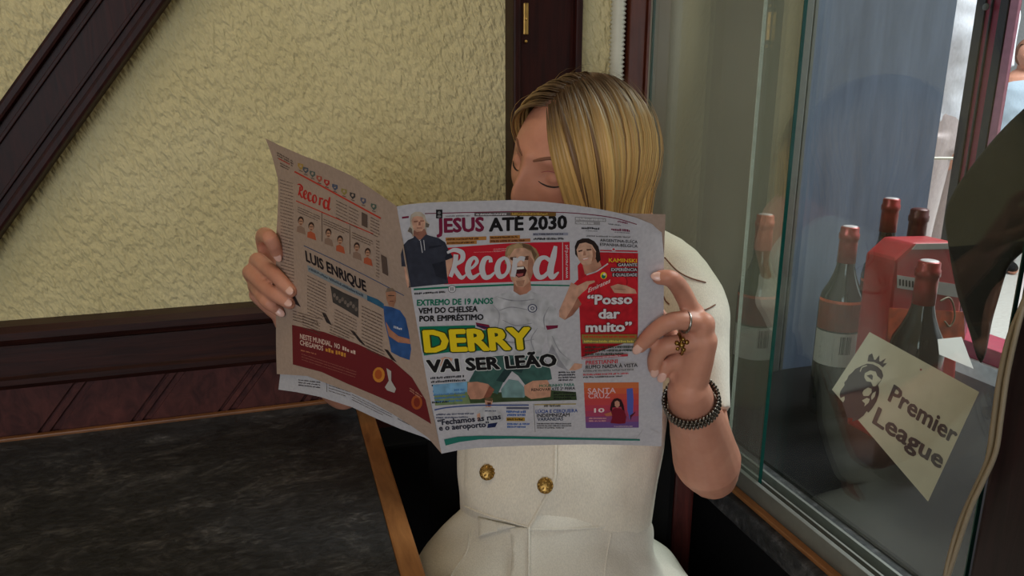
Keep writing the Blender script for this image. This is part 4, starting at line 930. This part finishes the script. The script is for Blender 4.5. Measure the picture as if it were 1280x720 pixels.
# face details
for sx in (1, -1):
    b = BM(); tube(b, [on_head(sx*x, z, .0005) for x, z in [(.011, .0215), (.020, .0265), (.031, .0305), (.041, .0285), (.049, .022)]], [.0014, .0021, .0022, .0016, .0006], 8, 4, True, .5, hf); obj('eyebrow', b, M['brow'], body, True)
    b = BM(); tube(b, [on_head(sx*x, z, .0006) for x, z in [(.0185, -.0038), (.024, -.0060), (.031, -.0068), (.038, -.0058), (.0445, -.0034)]], [.0004, .0009, .0011, .0011, .0006], 8, 4); obj('eyelashes', b, M['lash'], body, True)
    b = BM(); tube(b, [on_head(sx*x, z, .0000) for x, z in [(.019, .008), (.026, .0115), (.034, .0115), (.043, .0065)]], [.0004, .0007, .0007, .0004], 6, 4); obj('eyelid_crease', b, M['lip'], body, True)
b = BM(); tube(b, [on_head(x, z, -.0008) for x, z in [(-.024, -.064), (-.012, -.061), (0, -.0615), (.012, -.061), (.024, -.064)]], [.001, .0045, .005, .0045, .001], 8, 4); obj('lips', b, M['lip'], body, True)
# nails
def nail(tip, prev, nrm):
    a = (tip-prev).normalized(); n = (nrm-a*nrm.dot(a)).normalized(); s = a.cross(n)
    bb = BM(); ellipsoid(bb, tip+a*.0015+n*.0058, (a, s, n), (.0072, .0047, .0018), 14, 10); return bb
for v in list(LH.values())+list(RHd.values()): obj('fingernail', nail(v[3], v[2], -VD), M['nail'], body, True)
# ---- jewellery
def ringband(c, axis, r, tr, mat, name):
    b = BM(); a = axis.normalized(); n = a.orthogonal().normalized(); s = a.cross(n)
    P = [c+(n*cos(2*pi*k/24)+s*sin(2*pi*k/24))*r for k in range(25)]; tube(b, P, tr, 8, 1, False); return obj(name, b, mat, body, True)
v = LH['middle']; ringband(v[0].lerp(v[1], .60), v[1]-v[0], .0108, .0013, M['silver'], 'silver_ring')
v = LH['ring']; g_c = W(847, 441, .757)
v2 = LH['pinky']; gr = ringband(v[0].lerp(v[1], .66), v[1]-v[0], .0108, .0016, M['gold'], 'gold_ring')
gc = v[0].lerp(v[1], .66)-VD*.0105-ZV*.002
b = BM()
for dx, dz, rr in ((0, 0, .0034), (.005, .003, .0026), (-.005, .002, .0026), (.002, -.005, .0026), (-.004, -.004, .0022), (.001, .0062, .0024)): ellipsoid(b, gc+RH*dx+ZV*dz, XYZ, (rr, rr, rr), 12, 8)
obj('gold_ornament', b, M['gold'], gr, True)
# bracelet: rows of small links round the wrist
ax = (WR_-EL_).normalized(); bc = WR_.lerp(EL_, .10); n = ax.orthogonal().normalized(); s = ax.cross(n)
b = BM()
for row, (sh, rr) in enumerate(((-.006, .0034), (0, .0038), (.006, .0034))):
    for k in range(44):
        a = 2*pi*(k+.5*(row % 2))/44; rad = n*cos(a)+s*sin(a); ellipsoid(b, bc+ax*sh+rad*.0295, (rad, ax, rad.cross(ax)), (.0026, rr, .0020), 8, 6)
br = obj('bracelet', b, M['darksilver'], body, True)
# ---- jacket
b = BM()
tj = pts_([(736, 322, 1.045), (724, 365, 1.035), (713, 450, 1.022), (704, 540, 1.012), (699, 600, 1.006), (696, 652, 1.0)])
rings = tube(b, tj, [.118, .150, .148, .142, .137, .131], 40, 5, False, .74, FH)
for (a0, a1, a2, a3) in (((780, 338, 1.03), (836, 350, 1.0), (864, 420, .975), (868, 512, .955)), ((690, 340, 1.05), (604, 352, 1.06), (560, 392, 1.085), (505, 430, 1.115))):
    tube(b, [W(*a0), W(*a1), W(*a2), W(*a3)], [.070, .058, .050, .0475], 28, 6, False)
def wrinkle(me, amp, sc, seed, axis=None):
    from mathutils import noise
    nn_ = [v.normal.copy() for v in me.vertices]
    for v, n_ in zip(me.vertices, nn_):
        q_ = v.co*sc+Vector((seed, 0, 0)); v.co += n_*amp*(noise.noise(q_)+.5*noise.noise(q_*2.1))
me = remesh('jacket', b, .004, 8, .5); wrinkle(me, .008, 11, 3.1); jacket = link('jacket', me, M['ivory'], woman); JV = bvh_of(me)
# ---- trousers
b = BM()
tube(b, pts_([(697, 636, 1.0), (694, 660, .995), (682, 722, .985), (680, 775, .975)]), [.122, .132, .172, .184], 40, 5, False, .76, FH)
for h, k, a in zip(HP, KN, AN):
    tube(b, [h+Vector((0, .02, 0)), h.lerp(k, .5), k], [.098, .088, .070], 22, 4); tube(b, [k, k.lerp(a, .4)+Vector((0, .012, 0)), a+Vector((0, 0, .02))], [.069, .072, .070], 20, 4, False)
tube(b, [Vector((.335, .84, .545)), Vector((.335, .72, .53)), Vector((.345, .60, .515))], [.10, .088, .066], 20, 4)
me = remesh('trousers', b, .0045, 8, .5); wrinkle(me, .008, 10, 8.4); trousers = link('trousers', me, M['ivory_t'], woman); TV = bvh_of(me)
def cast(bv, px, py, off=0):
    r = ray(px, py).normalized(); h = bv.ray_cast(CAM, r); 
    return (h[0]-r*off) if h[0] else W(px, py, .9)
def patch(name, bv, outline, off, thick, mat, parent, grid=6):
    bm = BM(); bm.faces.new([bm.verts.new((x, y, 0)) for x, y in outline]); bmesh.ops.triangulate(bm, faces=bm.faces[:])
    xs = [x for x, y in outline]; ys = [y for x, y in outline]
    for lo, hi, axx in ((min(xs), max(xs), 0), (min(ys), max(ys), 1)):
        g = lo+grid
        while g < hi:
            co = [0, 0, 0]; no = [0, 0, 0]; co[axx] = g; no[axx] = 1
            bmesh.ops.bisect_plane(bm, geom=bm.verts[:]+bm.edges[:]+bm.faces[:], plane_co=co, plane_no=no, dist=1e-5); g += grid
    base = {v: (v.co.x, v.co.y) for v in bm.verts}
    r = bmesh.ops.duplicate(bm, geom=bm.faces[:]); new = {v: r['vert_map'][v] for v in base}
    for e in [e for e in bm.edges if e.is_boundary and e.verts[0] in base and e.verts[1] in base]: bm.faces.new([e.verts[0], e.verts[1], new[e.verts[1]], new[e.verts[0]]])
    for v, (x, y) in base.items(): v.co = cast(bv, x, y, off); new[v].co = cast(bv, x, y, off-thick)
    return obj(name, bm, mat, parent, True)
def seam(name, bv, pts, r, mat, parent, off=.0005):
    b = BM(); P = catmull([(x, y, 0) for x, y in pts], 6); tube(b, [cast(bv, q.x, q.y, off) for q in P], r, 8, 1); return obj(name, b, mat, parent, True)
pan = patch('front_panel', JV, [(584, 520), (694, 520), (694, 575), (693, 598), (684, 618), (672, 640), (661.5, 659), (640, 653), (615, 646), (594, 638.6), (581, 633), (580, 600), (581, 560)], .0065, .005, M['ivory'], jacket)
seam('panel_piping', JV, [(694, 522), (694, 575), (692.5, 599), (684, 618), (672, 640), (661.5, 659)], .0022, M['ivory'], pan, .0066)
seam('panel_stitching', JV, [(661.5, 659), (640, 653), (615, 646), (594, 638.6), (581, 633)], .0014, M['ivory'], pan, .0066)
for (x, y) in ((609, 590.5), (681.5, 607)):
    c = cast(JV, x, y, .0105); nrm = -ray(x, y).normalized(); a = nrm.orthogonal().normalized(); s = nrm.cross(a)
    b = BM(); ellipsoid(b, c, (a, s, nrm), (.0098, .0098, .0032), 24, 12)
    bt = obj('button', b, M['gold'], pan, True)
    b = BM()
    for k in range(12): ellipsoid(b, c+(a*cos(k*pi/6)+s*sin(k*pi/6))*.0082+nrm*.0016, (a, s, nrm), (.0018, .0018, .0016), 8, 6)
    for k in range(5): ellipsoid(b, c+(a*cos(k*2*pi/5)+s*sin(k*2*pi/5))*.0040+nrm*.0026, (a, s, nrm), (.0022, .0014, .0014), 8, 6)
    obj('button_relief', b, M['gold'], bt, True)
# trouser details
patch('waist_flap', TV, [(597, 646), (620, 652), (646, 658), (622, 664), (598, 671)], .006, .003, M['ivory_t'], trousers)
patch('fly_panel', TV, [(637, 658), (661, 660), (661, 700), (660, 760), (632, 760), (638, 720), (640, 690)], .004, .004, M['ivory_t'], trousers)
seam('fly_seam', TV, [(661, 660), (661, 700), (660, 760)], .0018, M['ivory_t'], trousers, .0045)
seam('waist_seam', TV, [(662, 662), (700, 662), (740, 660), (780, 656), (802, 652)], .0016, M['ivory_t'], trousers, .0005)
seam('side_seam', TV, [(764, 668), (758, 700), (753, 760)], .0013, M['ivory_t'], trousers, .0005)
seam('pocket_seam', TV, [(588, 662), (583, 690), (566, 715), (556, 740)], .0015, M['ivory_t'], trousers, .0005)
for a in AN:
    b = BM(); tube(b, [a+Vector((0, .035, -.05)), a+Vector((0, -.06, -.058)), a+Vector((0, -.145, -.064))], [.038, .039, .030], 18, 4); 
    for v_ in b.verts: v_.co.z = max(v_.co.z, .002)
    obj('shoe', b, M['black'], woman, True)

# ---- hair
b = BM(); cl_ = b.verts.layers.float_color.new('Col')
HRR = (HR[0]+.017, HR[1]+.013, HR[2]+.008)
rnd = random.Random(11)
def slerp(a, c, t):
    w_ = math.acos(max(-1, min(1, a.dot(c)))); return a if w_ < 1e-4 else (a*sin((1-t)*w_)+c*sin(t*w_))/sin(w_)
def lock(al, side, beta, length, lift, wd, tone, jit=.0, sweep=0.):
    m = Vector((side*.03+rnd.uniform(-.03, .03), sin(al), cos(al))).normalized()
    e = Vector((side*cos(beta), sin(beta), -.18)).normalized()
    P = []; N = 9
    for k in range(N+1):
        t = k/N; d = slerp(m, e, t); 
        p_ = HC+hl*d.x*(HRR[0]+lift-(.006 if side < 0 else 0))+hf*d.y*(HRR[1]+lift)+hu*d.z*(HRR[2]+lift)
        P.append(p_)
    end = P[-1]; tng = (P[-1]-P[-2]).normalized()
    M_ = 9; out_ = (hl*e.x+hf*e.y); out_ -= ZV*out_.dot(ZV); out_.normalize()
    ph = rnd.uniform(0, 6.28); am = rnd.uniform(.001, .004)
    for k in range(1, M_+1):
        t = k/M_; dv = (tng*(1-t)**2*.6 - ZV).normalized()
        P.append(P[-1]+dv*length/M_+out_*(-.0022*t)+out_.cross(ZV)*am*cos(ph+5*t)*.5)
    n_ = len(P); R_ = [wd*(.12+.88*sm((i+.4)/5))*(1-.75*sm((i-n_+6)/6)) for i in range(n_)]
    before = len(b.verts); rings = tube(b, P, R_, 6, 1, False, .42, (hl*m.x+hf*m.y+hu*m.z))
    dark = rnd.random() < .18
    for i, rg in enumerate(rings):
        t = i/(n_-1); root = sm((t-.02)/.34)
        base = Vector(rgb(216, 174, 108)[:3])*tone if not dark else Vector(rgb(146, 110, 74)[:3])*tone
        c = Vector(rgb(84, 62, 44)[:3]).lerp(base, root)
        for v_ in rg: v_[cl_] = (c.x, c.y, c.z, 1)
# crown cap under the locks
before = len(b.verts)
def cap_f(l): 
    return l
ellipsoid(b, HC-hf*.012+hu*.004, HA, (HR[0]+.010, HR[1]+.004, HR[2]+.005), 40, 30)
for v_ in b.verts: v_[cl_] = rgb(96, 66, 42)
# remove cap over the face
dele = [v_ for v_ in b.verts if (v_.co-HC).dot(hf) > .035 and (v_.co-HC).dot(hu) < .075 or (v_.co-HC).dot(hf) > .072]
bmesh.ops.delete(b, geom=dele, context='VERTS')
def L_(j):  # 0 front .. 1 back along the parting
    return radians(43)-j*radians(150)
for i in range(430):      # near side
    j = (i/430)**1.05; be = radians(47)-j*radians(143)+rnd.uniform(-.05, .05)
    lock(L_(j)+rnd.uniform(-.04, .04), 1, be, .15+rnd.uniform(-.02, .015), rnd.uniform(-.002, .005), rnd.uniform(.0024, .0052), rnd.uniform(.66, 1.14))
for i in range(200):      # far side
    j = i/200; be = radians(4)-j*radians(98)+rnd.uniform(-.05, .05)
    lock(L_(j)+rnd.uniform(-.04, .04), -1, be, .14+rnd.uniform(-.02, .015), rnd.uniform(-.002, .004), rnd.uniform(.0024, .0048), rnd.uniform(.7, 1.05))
for i in range(70):       # loose strands
    j = rnd.random(); sd = rnd.choice((1, 1, -1)); be = radians(50 if sd > 0 else 12)-j*radians(145 if sd > 0 else 100)
    lock(L_(j), sd, be, .14, rnd.uniform(.006, .013), .0006, rnd.uniform(.8, 1.1))
hair = obj('hair', b, M['hair'], body, True)

for L in ([(831, 322), (846, 338), (862, 347), (882, 353)], [(850, 386), (868, 389), (882, 387), (894, 381)], [(829, 370), (832, 376), (836, 380)]):
    sd = seam('loose_strand', JV, L, .0009, M['brow'], hair, .0012)
# ================================================================ PEOPLE OUTSIDE
def passer(loc, h, face, label, shirt, trouser, bent=.0):
    s = h/1.75; t = thing('person', label, 'person', loc)
    L = Vector(loc); fx = Vector((cos(face), sin(face), 0)); lx = Vector((-fx.y, fx.x, 0))
    P = lambda l, f_, z: L+lx*l*s+fx*f_*s+ZV*z*s
    b = BM(); hc = P(0, .02, 1.635); ha = (lx, fx, ZV)
    ellipsoid(b, hc, ha, tuple(r*s for r in HR), 60, 44, lambda l: head_f(l/s)*s)
    tube(b, [P(0, -.01, 1.56), P(0, -.02, 1.44)], [.05*s, .056*s], 14, 2)
    tube(b, [P(0, -.01, 1.42), P(0, 0, 1.25), P(0, 0, 1.05), P(0, 0, .92)], [.13*s, .155*s, .135*s, .15*s], 24, 4, True, .68, fx)
    for q in (-1, 1):
        tube(b, [P(q*.14, -.01, 1.40), P(q*.20, -.01, 1.36), P(q*.24, -.02, 1.12), P(q*.235, .06, .90)], [.05*s, .052*s, .042*s, .028*s], 14, 4)
        tube(b, [P(q*.235, .06, .90), P(q*.23, .08, .83)], [.026*s, .03*s], 12, 3, True, .55, lx)
        for k in range(4): tube(b, [P(q*.23, .06+.016*k, .83), P(q*.226, .066+.016*k, .775), P(q*.218, .07+.014*k, .74)], [.0095*s, .009*s, .007*s], 8, 3)
        tube(b, [P(q*.225, .11, .86), P(q*.215, .135, .81)], [.011*s, .009*s], 8, 3)
        tube(b, [P(q*.09, 0, .90), P(q*.10, .01, .50), P(q*.10, -.01, .10)], [.085*s, .06*s, .042*s], 16, 4); tube(b, [P(q*.10, -.03, .05), P(q*.11, .14, .035)], [.042*s, .036*s], 12, 3)
    bd = link('body', remesh('body', b, .006*s, 3), M['skin'], t)
    b = BM(); tube(b, [P(0, -.015, 1.46), P(0, 0, 1.38), P(0, 0, 1.25), P(0, 0, 1.05), P(0, 0, .96)], [.09*s, .155*s, .170*s, .155*s, .165*s], 28, 4, False, .70, fx)
    for q in (-1, 1): tube(b, [P(q*.13, -.01, 1.40), P(q*.205, -.01, 1.36), P(q*.235, -.02, 1.15)], [.066*s, .064*s, .062*s], 18, 4, False)
    me = remesh('shirt', b, .008*s, 5); wrinkle(me, .009*s, 9, loc[0]); link('shirt', me, shirt, t)
    b = BM(); tube(b, [P(0, 0, 1.00), P(0, 0, .86)], [.155*s, .165*s], 24, 3, False, .72, fx)
    for q in (-1, 1): tube(b, [P(q*.085, 0, .92), P(q*.10, .01, .5), P(q*.10, -.01, .08)], [.098*s, .078*s, .066*s], 18, 4, False)
    link('trousers', remesh('trousers', b, .008*s, 4), trouser, t)
    b = BM(); ellipsoid(b, hc-fx*.016*s+ZV*.018*s, ha, tuple(r*s for r in (.083, .092, .108)), 30, 22); dele = [v_ for v_ in b.verts if (v_.co-hc).dot(fx) > .03*s and (v_.co-hc).z < .065*s]
    bmesh.ops.delete(b, geom=dele, context='VERTS'); obj('hair', b, M['brow'], bd, True)
    for q in (-1, 1):
        b = BM(); ellipsoid(b, hc+lx*q*.031*s+fx*.084*s+ZV*.003*s, ha, (.011*s, .006*s, .005*s), 12, 8); obj('eye', b, M['lash'], bd, True)
        b = BM(); ellipsoid(b, P(q*.105, .045, .045), (lx, fx, ZV), (.055*s, .145*s, .043*s), 20, 12); obj('shoe', b, M['black'], t, True)
    return t
g1 = W(1186, 100, 2.75); passer((g1.x, g1.y, .15), 1.80, radians(100), 'person outside in white shirt and pale trousers, left of the red window frame', M['white_shirt'], M['pale_trouser'])
g2 = W(1283, 75, 4.4); passer((g2.x, g2.y, .15), 1.40, radians(235), 'person outside in pale blue shirt, seen right of the red window frame', M['blue_shirt'], M['pale_trouser'])
